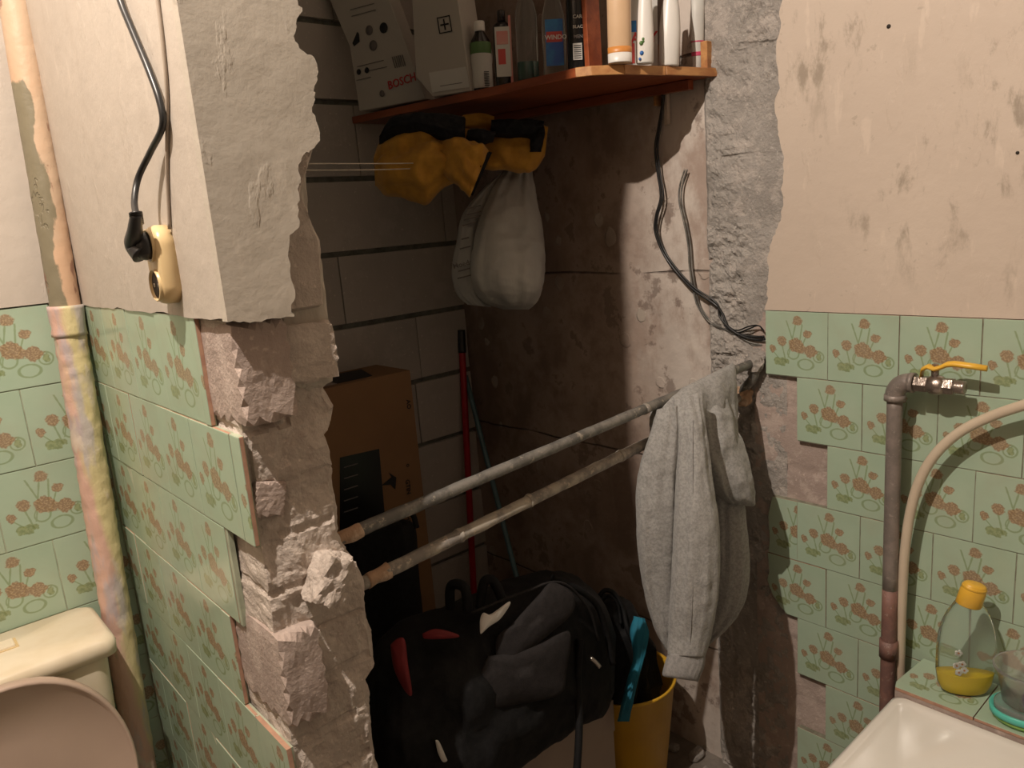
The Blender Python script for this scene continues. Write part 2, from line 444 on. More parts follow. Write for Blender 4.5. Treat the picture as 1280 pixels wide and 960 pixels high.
M['label_white'] = simple('white_label', (.55, .54, .50, 1), (.52, .5, .47, 1), 5, .5)
M['label_green'] = simple('green_label', (.10, .20, .06, 1), None, 5, .5)
M['label_red'] = simple('red_label', (.55, .06, .05, 1), None, 5, .5)
M['label_blue'] = simple('blue_label', (.02, .09, .36, 1), (.03, .22, .45, 1), 20, .4)
M['label_pink'] = simple('pink_label', (.60, .30, .26, 1), (.62, .2, .18, 1), 16, .5)
M['pinkband'] = simple('magenta_band', (.50, .05, .12, 1), None, 16, .5)
M['orangeband'] = simple('orange_band', (.62, .25, .06, 1), None, 16, .4)
M['peach'] = simple('peach_plastic', (.66, .46, .29, 1), (.60, .40, .24, 1), 8, .35)
M['darkbrown'] = simple('dark_brown_plastic', (.020, .014, .012, 1), None, 16, .25)
M['blackgloss'] = simple('black_gloss_plastic', (.010, .010, .011, 1), None, 16, .2)
M['greenliq'] = simple('dark_green_plastic', (.006, .07, .05, 1), None, 16, .2)
M['purple'] = simple('purple_plastic', (.16, .13, .34, 1), None, 16, .4)
M['tealdish'] = simple('turquoise_plastic', (.10, .52, .42, 1), None, 16, .3)
M['greendish'] = simple('lime_plastic', (.28, .50, .12, 1), None, 16, .3)
M['orange'] = simple('orange_print', (.60, .22, .05, 1), None, 16, .5)
M['string'] = simple('nylon_line', (.55, .5, .42, 1), None, 16, .5)
M['blue'] = simple('blue_plastic', (.02, .04, .30, 1), None, 16, .4)
def m_glass(name, col, rough=.05, ior=1.4, trans=1.0, alpha=1.0):
    n = N(name); m = n.fin(col, rough); n.b.inputs['Transmission Weight'].default_value = trans
    n.b.inputs['IOR'].default_value = ior; n.b.inputs['Alpha'].default_value = alpha; return m
M['clear'] = m_glass('clear_plastic', (.93, .95, .95, 1), .08, 1.12, 1.0)
M['clearbottle'] = m_glass('clear_bottle_plastic', (.86, .90, .88, 1), .10, 1.15, .95)
M['liquid'] = m_glass('yellow_soap', (.95, .70, .02, 1), .05, 1.2, .35)
M['cloudy'] = m_glass('cloudy_plastic', (.85, .84, .80, 1), .12, 1.15, .88)
def m_bag():
    n = N('thin_white_polythene')
    n.bump(n.noise(30, 5, vec=n.scalevec((1, 1, .25))), .004)
    m = n.fin(n.mix(n.step(n.noise(9, 4, vec=n.scalevec((1, 1, .4))), .35, .65), (.50, .50, .47, 1), (.40, .40, .38, 1)), .4)
    n.b.inputs['Transmission Weight'].default_value = .15
    return m
M['bag'] = m_bag()

def text(s, size, loc, mat3, m, root, name='lettering', ext=.0004, bold=False):
    cu = bpy.data.curves.new(name, 'FONT'); cu.body = s; cu.size = size; cu.extrude = ext
    if bold: cu.offset = size * .015
    cu.resolution_u = 2
    t = bpy.data.objects.new('tmp', cu); COL.objects.link(t)
    me = bpy.data.meshes.new_from_object(t.evaluated_get(bpy.context.evaluated_depsgraph_get()))
    bpy.data.objects.remove(t); bpy.data.curves.remove(cu)
    me.materials.clear()
    me.transform(Matrix.Translation(loc) @ mat3.to_4x4())
    o = link(name, me, m)
    return fix(o, root)
def basis(x, y, z):
    x, y, z = Vector(x), Vector(y), Vector(z)
    return Matrix((x, y, z)).transposed()
TB = basis((0, -1, 0), (0, 0, 1), (-1, 0, 0))   # facing -X
TA = basis((1, 0, 0), (0, 0, 1), (0, -1, 0))    # facing -Y
TL = basis((0, -1, 0), (1, 0, 0), (0, 0, 1))    # facing up

def structure(o):
    o['kind'] = 'structure'; return o
CEIL = 3.25
# ------------------------------------------------------------ shell
structure(box('floor', (-.9, -1.3, -.1), (1.75, 2.25, 0), M['cement']))
structure(box('ceiling', (-.9, -1.3, CEIL), (1.75, 2.25, CEIL + .1), M['ceil_old']))
wn = bmesh.new()
for a_, b_ in (((-.9, -1.4, 0), (-.45, -1.3, CEIL)), ((.70, -1.4, 0), (1.75, -1.3, CEIL)), ((-.45, -1.4, 2.25), (.70, -1.3, CEIL))): bm_box(wn, a_, b_)  # opening added in this unseen wall to let world light in as fill
structure(from_bm('wall_near', wn, M['ceil']))
structure(box('wall_far_left', (-1.0, -1.3, 0), (-.9, 1.675, CEIL), M['ceil']))

def tile_mesh(x0=0, x1=.1495, y0=0, y1=.1495, poly=None, t=.007):
    bm = bmesh.new()
    if poly is None:
        bm_box(bm, (x0, y0, -t), (x1, y1, 0), .0012)
    else:
        bm_prism(bm, [Vector((a, b, 0)) for a, b in poly], Vector((0, 0, -t)))
    me = bpy.data.meshes.new('tile')
    bmesh.ops.recalc_face_normals(bm, faces=bm.faces)
    me.materials.append(M['tile']); me.materials.append(M['biscuit'])
    for f in bm.faces:
        c = f.calc_center_median()
        f.material_index = 0 if c.z > -.0035 and poly is None or c.z > -.001 else 1
    bm.to_mesh(me); bm.free(); return me
FULL = tile_mesh()
def put_tile(me, origin, basis3, root):
    o = bpy.data.objects.new('tile', me); COL.objects.link(o); o.parent = root
    j = Matrix.Rotation(random.uniform(-.006, .006), 3, 'X') @ Matrix.Rotation(random.uniform(-.006, .006), 3, 'Y')
    o.matrix_local = Matrix.Translation(Vector(origin) - root.location) @ (basis3 @ j).to_4x4()
    return o
PT = .1515

# ---- wall A (behind the toilet)
wa = structure(box('wall_back_left', (-.9, 1.685, 0), (.46, 1.80, CEIL), M['grout']))
box('plaster_coat', (-.9, 1.674, 1.468), (.352, 1.685, CEIL), M['plaster_left'], root=wa)
for r in range(9):
    zt = 1.465 - r * PT
    if zt < .12: break
    off = (0.075 if r % 2 == 0 else 0.0) + .070
    box('grout_bed', (-.9, 1.678, zt - .1515), (.35, 1.6855, zt), M['grout'], root=wa)
    for c in range(-5, 3):
        x0 = off + c * PT - .0
        if x0 >= .34: continue
        if x0 + .1495 > .345:
            me = tile_mesh(0, .345 - x0)
        else: me = FULL
        put_tile(me, (x0, 1.676, zt - .1495), TA, wa)

# ---- wall B (left side wall) : core, plaster, tiles
wb = structure(box('wall_left', (.353, 1.16, 0), (.46, 1.685, CEIL), M['grout']))
# upper plaster with a wavy lower edge
pts = [(1.675, CEIL), (1.675, 1.463)]
y = 1.66
while y > .93:
    pts.append((y, 1.4605 + random.uniform(-.003, .002))); y -= .03
pts += [(.927, 1.462), (.927, CEIL)]
prism('plaster_coat', [(.343, a, b) for a, b in pts], (.012, 0, 0), M['plaster_left'], root=wb)
# front plaster of the stub, jagged right edge traced where visible then given depth
edge = [(372, 0), (378, 14), (370, 30), (367, 45), (374, 60), (384, 68), (394, 74), (398, 90), (397, 100), (392, 114), (394, 124), (390, 140), (398, 158), (400, 176), (388, 188), (379, 194), (373, 206), (376, 222), (372, 236), (375, 250), (372, 270), (374, 284), (362, 294), (360, 320), (364, 350), (369, 372), (364, 384), (368, 396), (340, 398), (318, 402), (300, 403), (288, 402)]
jag = []
for i in range(len(edge) - 1):
    a = pY(*edge[i], .913); b = pY(*edge[i + 1], .913)
    for k in range(3):
        p = a.lerp(b, k / 3)
        if k: p += Vector((random.uniform(-.0022, .0022), 0, random.uniform(-.0022, .0022)))
        jag.append(p)
jag.append(pY(*edge[-1], .913))
pts = [Vector((.3428, .913, CEIL)), Vector((.56, .913, CEIL)), Vector((.56, .913, 2.50)), Vector((.52, .913, 2.45)), Vector((.44, .913, 2.415)), Vector((.405, .913, 2.38)), Vector((.398, .913, 2.15)), Vector((.43, .913, 2.02)), Vector((.486, .913, 1.9))] + jag + [Vector((.3428, .913, jag[-1].z))]  # unseen upper edge shaped so its shadow lands on the brown wall
prism('plaster_coat', pts, (0, .016, 0), M['plaster_stub'], root=wb)

# rough broken masonry of the stub
def stub():
    bnd = [(2.75, .445), (1.99, .445), (1.90, .47), (1.80, .47)]
    for x, y in ((392, 180), (375, 240), (396, 300), (399, 360), (407, 422), (412, 485), (424, 510), (420, 530), (407, 545), (413, 562), (419, 579), (422, 600), (426, 635), (424, 668), (436, 690), (454, 715), (462, 735), (460, 750), (466, 775), (472, 800), (474, 829), (463, 850), (466, 880), (470, 904), (475, 940), (476, 960)):
        p = pY(x, y, .955); bnd.append((p.z, p.x))
    bnd.append((.35, bnd[-1][1] + .01)); bnd.append((0, bnd[-1][1]))
    bnd.sort(key=lambda q: -q[0])
    zs = np.array([b[0] for b in bnd][::-1]); xs = np.array([b[1] for b in bnd][::-1])
    rows = []
    nz = 420
    for i in range(nz + 1):
        z = CEIL * (1 - (i / nz) ** .75) if False else (2.2 - 2.2 * i / nz)
        xe = float(np.interp(z, zs, xs))
        path = [(.356, 1.30), (.356, .957), (xe - .012, .957), (xe, .972), (xe - .012, 1.085), (.40, 1.10)]
        if z > 1.46:
            path = [(.360, 1.30), (.360, .935), (xe - .012, .935), (xe, .955), (xe - .012, 1.085), (.40, 1.10)]
        L = [0]
        for a, b in zip(path, path[1:]): L.append(L[-1] + math.hypot(b[0] - a[0], b[1] - a[1]))
        cnt = [30, 48, 6, 26, 14]
        ring = []
        for s in range(5):
            a, b = path[s], path[s + 1]
            for k in range(cnt[s]):
                t = k / cnt[s]
                ring.append((Vector((a[0] + (b[0] - a[0]) * t, a[1] + (b[1] - a[1]) * t, z)), s))
        out = []
        for p, s in ring:
            q = p * 1.0
            amp = 1.0
            if z > 1.46: amp = .25 if s < 2 else .6
            # brick-course steps
            course = math.floor((z + .004 * fbm((p.x * 20, p.y * 20, 0), 2)) / .077)
            off = .010 * noise.noise(Vector((course * 3.7, math.floor((p.x * 1.0 + p.y * .5 + course * .06) / .12) * 1.9, .3)))
            chunk = noise.voronoi(Vector((q.x * 26, q.y * 26, q.z * 20)) + Vector((fbm(q * 30, 2),) * 3))[0]
            d = .012 * fbm(q * 8, 3) + .005 * (chunk[0] - .45) + .0045 * fbm(q * 34 + Vector((5, 5, 5)), 4, gain=.6) + off * .8
            rdg = 1 - abs(fbm(q * 20 + Vector((9, 2, 4)), 3)) * 2.5
            d += .004 * max(rdg, 0)
            fz = (z / .077) % 1.0
            if fz < .12 and s in (0, 1): d -= .006 * (fbm((course, q.x * 12, 2.2), 2) > -.1)
            d *= amp * .62
            if s == 0: n_ = Vector((-1, 0, 0)); d = min(d * .7, .006)
            elif s == 1: n_ = Vector((0, -1, 0)); d = min(d, .03)
            elif s == 2: n_ = Vector((.7, -.7, 0)); d = min(d, .012)
            else: n_ = Vector((1, 0, 0)) if s < 4 else Vector((0, 1, 0)); d *= .6
            out.append(p + n_ * d)
        rows.append(out)
    return grid_mesh('broken_masonry', rows, True, M['rough_left'], root=wb, cap=True, smooth=False)
stub()
box('masonry_core', (.37, .965, 2.15), (.45, 1.16, CEIL), M['rough_left'], root=wb)

def chunk(name, c, s, m, root, seed=0, sub=3, amp=.25, rot=0.0, boxy=0.5):
    bm = bmesh.new(); bmesh.ops.create_icosphere(bm, subdivisions=sub, radius=1.0)
    R = Matrix.Rotation(rot, 3, 'Y')
    for v in bm.verts:
        p = v.co.copy()
        mx = max(abs(p.x), abs(p.y), abs(p.z)); pb = p / mx
        p = p.lerp(pb, boxy)
        k = 1 + amp * fbm(v.co * 1.6 + Vector((seed, seed * 2, 0)), 3) + amp * .3 * fbm(v.co * 6 + Vector((seed, 0, 0)), 2)
        p = Vector((p.x * s[0], p.y * s[1], p.z * s[2])) * k
        v.co = R @ p + Vector(c)
    return from_bm(name, bm, m, root=root)
# bricks showing beside the tile edge on the wall face and around the corner
def brick_face(c, s, seed, rot=0.0, m=None): return chunk('brick', c, s, m or M['bed'], wb, seed, 4, .028, rot, .95)
p = pX(275, 470, .352); brick_face((.388, 1.000, p.z + .004), (.037, .074, .066), 1.3)
p = pX(312, 640, .352); brick_face((.376, .982, 1.215), (.022, .034, .024), 4.3, .25, M['bed'])
p = pX(315, 840, .352); brick_face((.381, 1.016, .955), (.031, .084, .070), 7.3)
brick_face((.372, 1.02, .80), (.020, .05, .03), 9.3)
brick_face((.372, 1.00, .545), (.022, .07, .05), 8.1)
# pale smooth render remaining in the stub and lumps round the pipe ends
p = pY(352, 447, .94)
chunk('mortar_chunk', (p.x + .02, .955, p.z), (.058, .022, .040), M['rough_left'], wb, 2.2, 4, .12, 0, .85)
p = pY(425, 728, .90); chunk('mortar_chunk', (p.x, .935, p.z - .004), (.024, .030, .034), M['rough_left'], wb, 5.2, 4, .18, .5, .85)
p = pY(383, 400, .95); chunk('mortar_chunk', (p.x, .968, p.z), (.034, .02, .095), M['plaster_stub'], wb, 6.2, 4, .10, .05, .8)
p = pY(380, 235, .96); chunk('mortar_chunk', (p.x - .006, .972, p.z), (.012, .01, .040), M['plaster_stub'], wb, 8.2, 3, .15, 0, .85)
p = pY(398, 232, .96)
for i in range(0):
    z = random.uniform(.35, 1.40); x = random.uniform(.37, .47)
    s = random.uniform(.004, .009)
    chunk('mortar_chunk', (x, .945, z), (s * random.uniform(.8, 1.6), s * .8, s), M['rough_left'], wb, i * 1.1, 2, .5, random.random(), .6)

# tiles of the left wall; each row ends where it broke off
def left_tiles():
    ends = [1.037, .946, 1.045, 1.095, .946, 1.02, 1.1, .96, 1.0]
    for r in range(9):
        zt = 1.4595 - r * PT; z0 = zt - .1495
        if z0 < 0: z0 = 0.003
        y1 = ends[r]
        start = 1.358 + (0 if r % 2 == 0 else -.078)
        box('grout_bed', (.3465, y1 + .002, max(z0 - .002, 0)), (.3535, 1.685, z0 + .1495), M['grout'], root=wb)
        ys = sorted([start + k * PT for k in range(-4, 4)], reverse=True)
        for yl in ys:
            yr = yl - .1495                # tile spans yl (left) .. yr (right)
            if yl < y1 + .012 or yr > 1.66: continue
            lx0 = max(0, yl - 1.668); lx1 = min(.1495, yl - y1)
            if lx0 == 0 and lx1 > .145: me = FULL
            elif lx1 < .1495 and r in (2, 4, 6):
                me = tile_mesh(poly=[(lx0, 0), (lx1 + .002, 0), (lx1 - .003, .04), (lx1 + .003, .09), (lx1 - .002, .1495), (lx0, .1495)])
            else: me = tile_mesh(lx0, lx1)
            put_tile(me, (.345 + (random.uniform(-.0004, .0004) if yr > 1.0 else -.0006), yl, z0), TB, wb)
left_tiles()

# ---- closet far wall of white blocks
wf = structure(box('wall_far', (.3, 2.142, 0), (1.75, 2.25, CEIL), M['joint']))
BH = .2225
def block_mesh(w):
    bm = bmesh.new(); bm_box(bm, (0, 0, 0), (w, .03, BH - .016), .003)
    me = bpy.data.meshes.new('block'); bmesh.ops.recalc_face_normals(bm, faces=bm.faces); bm.to_mesh(me); bm.free(); me.materials.append(M['block']); return me
bms = {}
zj = [1.493 + k * BH for k in range(-7, 7)]
joints = {0: [1.165], -1: [1.425], -2: [1.40], -3: [1.31], -4: [1.42]}
for k, z in zip(range(-7, 7), zj):
    if z > CEIL: continue
    z1 = z
    xs_ = [.46]
    j0 = {-1: 1.165, -2: 1.425, -3: 1.395, -4: 1.36, 0: .98, 1: 1.28, 2: 1.0, 3: 1.25}.get(k, 1.1 + .15 * (k % 3))
    js = [j for j in (j0 - .6, j0, j0 + .6) if .5 < j < 1.6]
    xs_ = [.46] + js + [1.64]
    for a, b in zip(xs_, xs_[1:]):
        w = b - a - .003
        key = round(w, 3)
        if key not in bms: bms[key] = block_mesh(w)
        if z < -BH: continue
        o = bpy.data.objects.new('block', bms[key]); COL.objects.link(o); o.parent = wf
        o.location = (a + .0015, 2.128 + random.uniform(-.001, .002), max(z, -.0) + .007) if z > -.01 else (a + .0015, 2.13, z + .007)
        if z < 0: o.scale.z = (z + BH - .006) / (BH - .016); o.location.z = .001

# ---- right wall: core, brown part, scar, plaster, tiles
wr = structure(box('wall_right', (1.645, -1.3, 0), (1.75, 2.142, CEIL), M['joint']))
def relief(name, y0, y1, z0, z1, ny, nz, X, f, m, root, cuty0=None, smooth=False):
    rows = []
    for i in range(nz + 1):
        z = z0 + (z1 - z0) * i / nz; row = []
        for j in range(ny + 1):
            y = y0 + (y1 - y0) * j / ny
            row.append(Vector((X - f(y, z), y, z)))
        rows.append(row)
    return grid_mesh(name, rows, False, m, root, smooth=smooth)
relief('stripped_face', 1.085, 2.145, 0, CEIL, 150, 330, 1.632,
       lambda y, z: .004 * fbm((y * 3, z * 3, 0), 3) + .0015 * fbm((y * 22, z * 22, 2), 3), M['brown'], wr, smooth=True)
def fscar(y, z):
    d = .010 * fbm((y * 9, z * 9, 7), 4) + .012 * (noise.voronoi(Vector((y * 24 + fbm((y * 20, z * 20, 1), 2), z * 17, 1.0)))[0][0] - .4)
    d += .009 * fbm((y * 34, z * 34, 3), 4, gain=.62)
    # smooth grey render high up, coarser rubble lower down
    k = .55 if z > 1.5 else 1.0
    band = ((z + .02 * fbm((y * 6, 0, z), 2)) % .235)
    if band < .010 and fbm((y * 9, z * 2, 5), 2) > 0: d -= .008
    e = min(1.0, (1.125 - y) / .02, (y - .90) / .02)
    sm = min(1.0, max(.22, .55 - 2.2 * fbm((y * 7, z * 3.2, 11), 3) + (y - 1.0) * 3.5))
    d *= sm
    return d * k * max(e, .15) + .010 * min(1, max(0, (1.12 - y) / .012))
relief('mortar_scar', .905, 1.118, 0, CEIL, 90, 900, 1.632, fscar, M['rough_scar'], wr)
# bed mortar behind the tiles
relief('tile_bed', -.60, .99, 0, 1.33, 150, 130, 1.629,
       lambda y, z: .003 * fbm((y * 12, z * 12, 4), 4) + .004 + (.003 if ((z - .01) % .1515) > .012 else 0), M['bed'], wr, smooth=True)
# painted plaster above, broken left edge
edge = [(978, 0), (974, 20), (976, 34), (970, 60), (972, 84), (975, 110), (968, 130), (972, 160), (974, 172), (978, 190), (980, 214), (976, 236), (979, 250), (977, 272), (972, 284), (966, 296), (962, 308), (959, 322), (961, 340), (958, 356), (960, 372), (957, 387)]
J = []
for i in range(len(edge) - 1):
    a = pX(*edge[i], 1.608); b = pX(*edge[i + 1], 1.608)
    for k in range(3):
        p = a.lerp(b, k / 3)
        if k: p += Vector((0, random.uniform(-.003, .003), random.uniform(-.002, .002)))
        J.append(p)
pts = [Vector((1.608, -1.3, CEIL)), Vector((1.608, .90, CEIL)), Vector((1.608, .925, 2.3))] + J + [Vector((1.608, .953, 1.3005)), Vector((1.608, -1.3, 1.3005))]
prism('plaster_coat', pts, (.03, 0, 0), M['plaster_right'], root=wr)
for x, y, s in ((1111, 33, .004), (1272, 191, .003)):
    p = pX(x, y, 1.608)
    lathe('screw_hole', [(s, 0), (s, .001)], p, M['dark'], root=wr, n=12, axis=TB)
# lower plaster for the part of the wall beyond the frame
def right_tiles():
    z_top = 1.299
    for r in range(9):
        z0 = z_top - r * PT - .1495
        if z0 < 0: break
        even = (r % 2 == 0)
        left = .9495 if even else .8715
        cols = []
        yl = left
        if not even and r == 3: cols.append(('p4', .9495))
        k = 0
        while yl > -.55:
            cols.append(('f', yl)); yl -= PT
        skip_first = r in (2, 6)
        e0 = {0: .948, 1: .870, 2: .797, 3: .935, 4: .905, 5: .870, 6: .797, 7: .870, 8: .948}[r]
        box('grout_bed', (1.6078, -.62, max(z0 - .002, 0)), (1.622, e0, z0 + .1495), M['grout_dark'], root=wr)
        for t, yl in cols:
            if t == 'p4':
                me = tile_mesh(poly=[(.012, .1495), (.0, .10), (.004, .04), (.0, 0), (.076, 0), (.076, .1495)])
                put_tile(me, (1.606, .9475, z0), TB, wr); continue
            if skip_first and abs(yl - left) < .01: continue
            if r == 4 and abs(yl - left) < .01:
                me = tile_mesh(poly=[(0, .1495), (.004, .10), (-.002, .075), (.012, .04), (.035, .012), (.052, 0), (.1495, 0), (.1495, .1495)])
                put_tile(me, (1.606, yl, z0), TB, wr); continue
            put_tile(FULL, (1.606 + random.uniform(-.0008, .0008), yl, z0), TB, wr)
right_tiles()
# ledge between tub and wall, tiled on top
led = structure(box('trim_1', (1.462, -1.0, 0), (1.600, .580, .548), M['bed']))
yl = .585
while yl > -.95:
    me = tile_mesh(0, .1495, 0, .140) if yl < .58 else tile_mesh(poly=[(.006, 0), (.0, .02), (.003, .07), (.008, .139), (.1495, .139), (.1495, 0)])
    put_tile(me, (1.461, yl, .556), TL, led); yl -= PT

# ------------------------------------------------------------ left side things
t = thing('drain_riser', 'tall leaning riser in the left corner, peeling pink paint above, smeared rainbow paint below', 'pipe', (.297, 1.628, 0))
ptop = pY(8, -60, 1.628); pbot = pY(186, 1010, 1.628)
def on_riser(z):
    k = (z - ptop.z) / (pbot.z - ptop.z); return ptop.lerp(pbot, k)
tube('upper_pipe', [on_riser(CEIL - .01), on_riser(2.0), on_riser(1.45)], .0255, M['peel'], root=t, n=32, sub=40, jitter=.0012)
tube('lower_pipe', [on_riser(1.455), on_riser(.9), on_riser(.0)], .0275, M['rainbow'], root=t, n=32, sub=80, jitter=.0022)
tube('coupling', [on_riser(1.462), on_riser(1.405)], .0300, M['rainbow'], root=t, n=32, sub=6, jitter=.003)

# socket, plug, cables
sp = pX(214, 330, .343)
t = thing('wall_socket', 'yellowed oval double wall socket under the black plug', 'socket', (sp.x, sp.y, sp.z - .05))
def oval(w, h, n=40):
    r = w; out = []
    for k in range(n):
        a = 2 * PI * k / n
        x = r * math.cos(a); y = r * math.sin(a) + (h - r if math.sin(a) >= 0 else -(h - r))
        out.append((x, y))
    return out
rows = []
for s, d in ((1.0, 0), (1.0, .014), (.96, .020), (.85, .0225)):
    rows.append([Vector((.343 - d, sp.y + a * s, sp.z + b * s)) for a, b in oval(.027, .052)])
grid_mesh('socket_body', rows, True, M['socket'], root=t)
for dz in (.026, -.026):
    c = Vector((.343 - .0225, sp.y, sp.z + dz))
    lathe('socket_ring', [(.021, -.004), (.0215, .003), (.020, .004), (.018, -.006)], c, M['socket'], root=t, n=32, axis=TB, cap=False)
    lathe('socket_well', [(.018, .0006), (.018, -.008)], c, M['dark'], root=t, n=24, axis=TB)
    for dy in (-.009, .009):
        lathe('contact', [(.0028, .0), (.0028, .0012)], c + Vector((0, dy, 0)), M['metal'], root=t, n=10, axis=TB)
pc = Vector((.343 - .0245, sp.y, sp.z + .026))
t = thing('power_plug', 'black angled plug in the upper half of the yellowed socket, with its long black cord', 'plug', pc)
lathe('plug_face', [(.0175, 0), (.0185, .006), (.017, .012), (.012, .018)], pc, M['black_cable'], root=t, n=28, axis=TB)
c0 = pc + Vector((-.010, 0, 0)); n0 = pX(170, 268, .300)
tube('plug_body', [c0 + Vector((0, -.004, -.010)), c0 + Vector((-.006, .004, .004)), c0.lerp(n0, .5) + Vector((-.004, 0, 0)), n0], .012, M['black_cable'], root=t, n=18, sub=8, rfun=lambda v: .0150 - .0085 * v)
for k in range(6):
    q = c0.lerp(n0, .70 + .06 * k)
    tube('strain_relief', [q, q + Vector((0, .0005, .0022))], .0082, M['black_cable'], root=t, n=14, sub=1)
cp = [n0] + [pX(x, y, X) for x, y, X in ((168, 250, .308), (173, 222, .320), (188, 190, .330), (203, 158, .334), (200, 128, .335), (186, 88, .335), (166, 40, .335), (150, 0, .335), (132, -60, .335), (110, -140, .335))]
tube('cord', cp, .0042, M['black_cable'], root=t, n=10, sub=8)
cp = [pX(x, y, .3405) for x, y in ((212, 286), (209, 220), (209, 160), (209, 125), (207, 90), (202, 40), (197, 0), (190, -60), (182, -150))]
tag(tube('surface_cable', cp, .0024, M['cord'], n=8, sub=6), 'thin paint-covered cable running straight down the left wall to the socket', 'cable')

# toilet
cx = .062
t = thing('toilet', 'ivory toilet in the left corner with cistern and raised beige lid', 'toilet', (cx, 1.40, 0))
def rr(hx, hy, r, n=8):
    out = []
    for qx, qy, a0 in ((1, 1, 0), (-1, 1, PI / 2), (-1, -1, PI), (1, -1, 3 * PI / 2)):
        for k in range(n + 1):
            a = a0 + (PI / 2) * k / n
            out.append((qx * (hx - r) + r * math.cos(a), qy * (hy - r) + r * math.sin(a)))
    return out
def rrbody(name, levels, c, m, root, cap=True):
    rows = [[Vector((c[0] + ox + a, c[1] + oy + b, z)) for a, b in rr(hx, hy, r)] for hx, hy, r, z, ox, oy in levels]
    return grid_mesh(name, rows, True, m, root, cap=cap)
cc = (cx, 1.573)
rrbody('cistern', [(.165, .075, .03, .41, 0, 0), (.175, .082, .03, .60, 0, 0), (.183, .088, .028, .818, 0, 0), (.183, .088, .028, .832, 0, 0)], cc, M['cistern'], t)
lid = rrbody('cistern_lid', [(.186, .086, .02, .826, 0, 0), (.198, .097, .022, .830, 0, 0), (.2, .099, .024, .850, 0, 0), (.197, .096, .026, .860, 0, 0), (.188, .088, .03, .866, 0, 0)], cc, M['cistern'], t)
bx = pZ(8, 806, .868)
b_ = box('flush_button', (bx.x - .035, bx.y - .018, .864), (bx.x + .012, bx.y + .018, .871), M['cistern'], root=t, bev=.003)
box('button_rim', (bx.x - .040, bx.y - .022, .864), (bx.x + .017, bx.y + .022, .8675), M['socket'], root=t, bev=.001)
# raised lid leaning on the cistern
def seatring(s, y, z0=.43, h=.437, w=.19, n=56):
    out = []
    for k in range(n):
        a = 2 * PI * k / n
        x = w * math.copysign(abs(math.cos(a)) ** .85, math.cos(a)) * s
        zz = math.sin(a)
        hh = (h / 2) * zz * s
        out.append(Vector((cx - .006 + x, y + (h / 2 + hh) * .05 , z0 + h / 2 + hh)))
    return out
rows = [seatring(.93, 1.440), seatring(.985, 1.438), seatring(1.0, 1.430), seatring(1.0, 1.418), seatring(.985, 1.412), seatring(.965, 1.4135), seatring(.95, 1.420), seatring(.5, 1.421)]
grid_mesh('toilet_lid', rows, True, M['seat'], root=t)
def oval_loop(hx, hy, z, oy, n=40): return [Vector((cx + hx * math.cos(2 * PI * k / n), 1.16 + oy + hy * math.sin(2 * PI * k / n), z)) for k in range(n)]
grid_mesh('bowl', [oval_loop(.10, .15, 0, .08), oval_loop(.09, .14, .12, .08), oval_loop(.14, .18, .26, .03), oval_loop(.18, .23, .39, 0), oval_loop(.175, .225, .40, 0), oval_loop(.13, .17, .395, 0), oval_loop(.09, .12, .25, .02), oval_loop(.04, .05, .18, .03)], True, M['cistern'], root=t, cap=True)
box('bowl_neck', (cx - .10, 1.32, .33), (cx + .10, 1.62, .412), M['cistern'], root=t, bev=.01)
box('pedestal', (cx - .09, 1.22, 0), (cx + .09, 1.60, .34), M['cistern'], root=t, bev=.02)
rows = [[Vector((cx + a * 1.0, 1.16 + b, .412)) for a, b in [(.178 * s * math.cos(2 * PI * k / 40), .228 * s * math.sin(2 * PI * k / 40)) for k in range(40)]] for s in (1.0, .72)]
rows2 = [[v + Vector((0, 0, dz)) for v in rw] for rw, dz in ((rows[0], -.010), (rows[0], .008), (rows[1], .010), (rows[1], -.008))]
grid_mesh('seat', rows2, True, M['seat'], root=t, cap=False)

# ------------------------------------------------------------ shelf
def sh(X, Y): return 1.858 + .036 * (Y - 1.08)       # shelf top
SY0, SY1, SX0, SX1 = 1.125, 2.128, 1.372, 1.626
TSH = .020
t = thing('wall_shelf', 'red-varnished wooden shelf high on the stripped wall, loaded with bottles', 'shelf', (1.5, 1.6, sh(1.5, 1.6) - TSH))
def shelf_slab(poly, lo_, hi_, m, name):
    bm = bmesh.new()
    a = [bm.verts.new((x, y, sh(x, y) + lo_)) for x, y in poly]; b = [bm.verts.new((x, y, sh(x, y) + hi_)) for x, y in poly]
    bm.faces.new(a[::-1]); bm.faces.new(b)
    for i in range(len(poly)): k = (i + 1) % len(poly); bm.faces.new((a[i], a[k], b[k], b[i]))
    bmesh.ops.bevel(bm, geom=list(bm.edges), offset=.0012, segments=1, affect='EDGES')
    return from_bm(name, bm, m, root=t)
def rect(x0, x1, y0, y1): return [(x0, y0), (x1, y0), (x1, y1), (x0, y1)]
shelf_slab([(1.478, 1.116), (1.478, 2.126), (1.270, 2.126), (1.295, 1.45), (1.292, 1.215), (1.308, 1.182), (1.368, 1.142)], -TSH, 0, M['wood'], 'plank')
shelf_slab([(1.627, 1.082), (1.627, 2.126), (1.480, 2.126), (1.480, 1.1155)], -TSH + .001, 0, M['wood'], 'plank')
shelf_slab([(1.367, 1.139), (1.369, 1.142), (1.308, 1.183), (1.293, 1.213), (1.290, 1.212), (1.306, 1.180)], -TSH, 0, M['rawwood'], 'edge_band')
shelf_slab([(1.368, 1.142), (1.367, 1.138), (1.478, 1.112), (1.478, 1.116)], -TSH, 0, M['rawwood'], 'edge_band')
shelf_slab([(1.480, 1.1155), (1.479, 1.1115), (1.627, 1.078), (1.627, 1.082)], -TSH + .001, 0, M['rawwood'], 'edge_band')
shelf_slab(rect(1.585, 1.605, 1.13, 2.126), -TSH - .022, -TSH, M['wood'], 'batten')
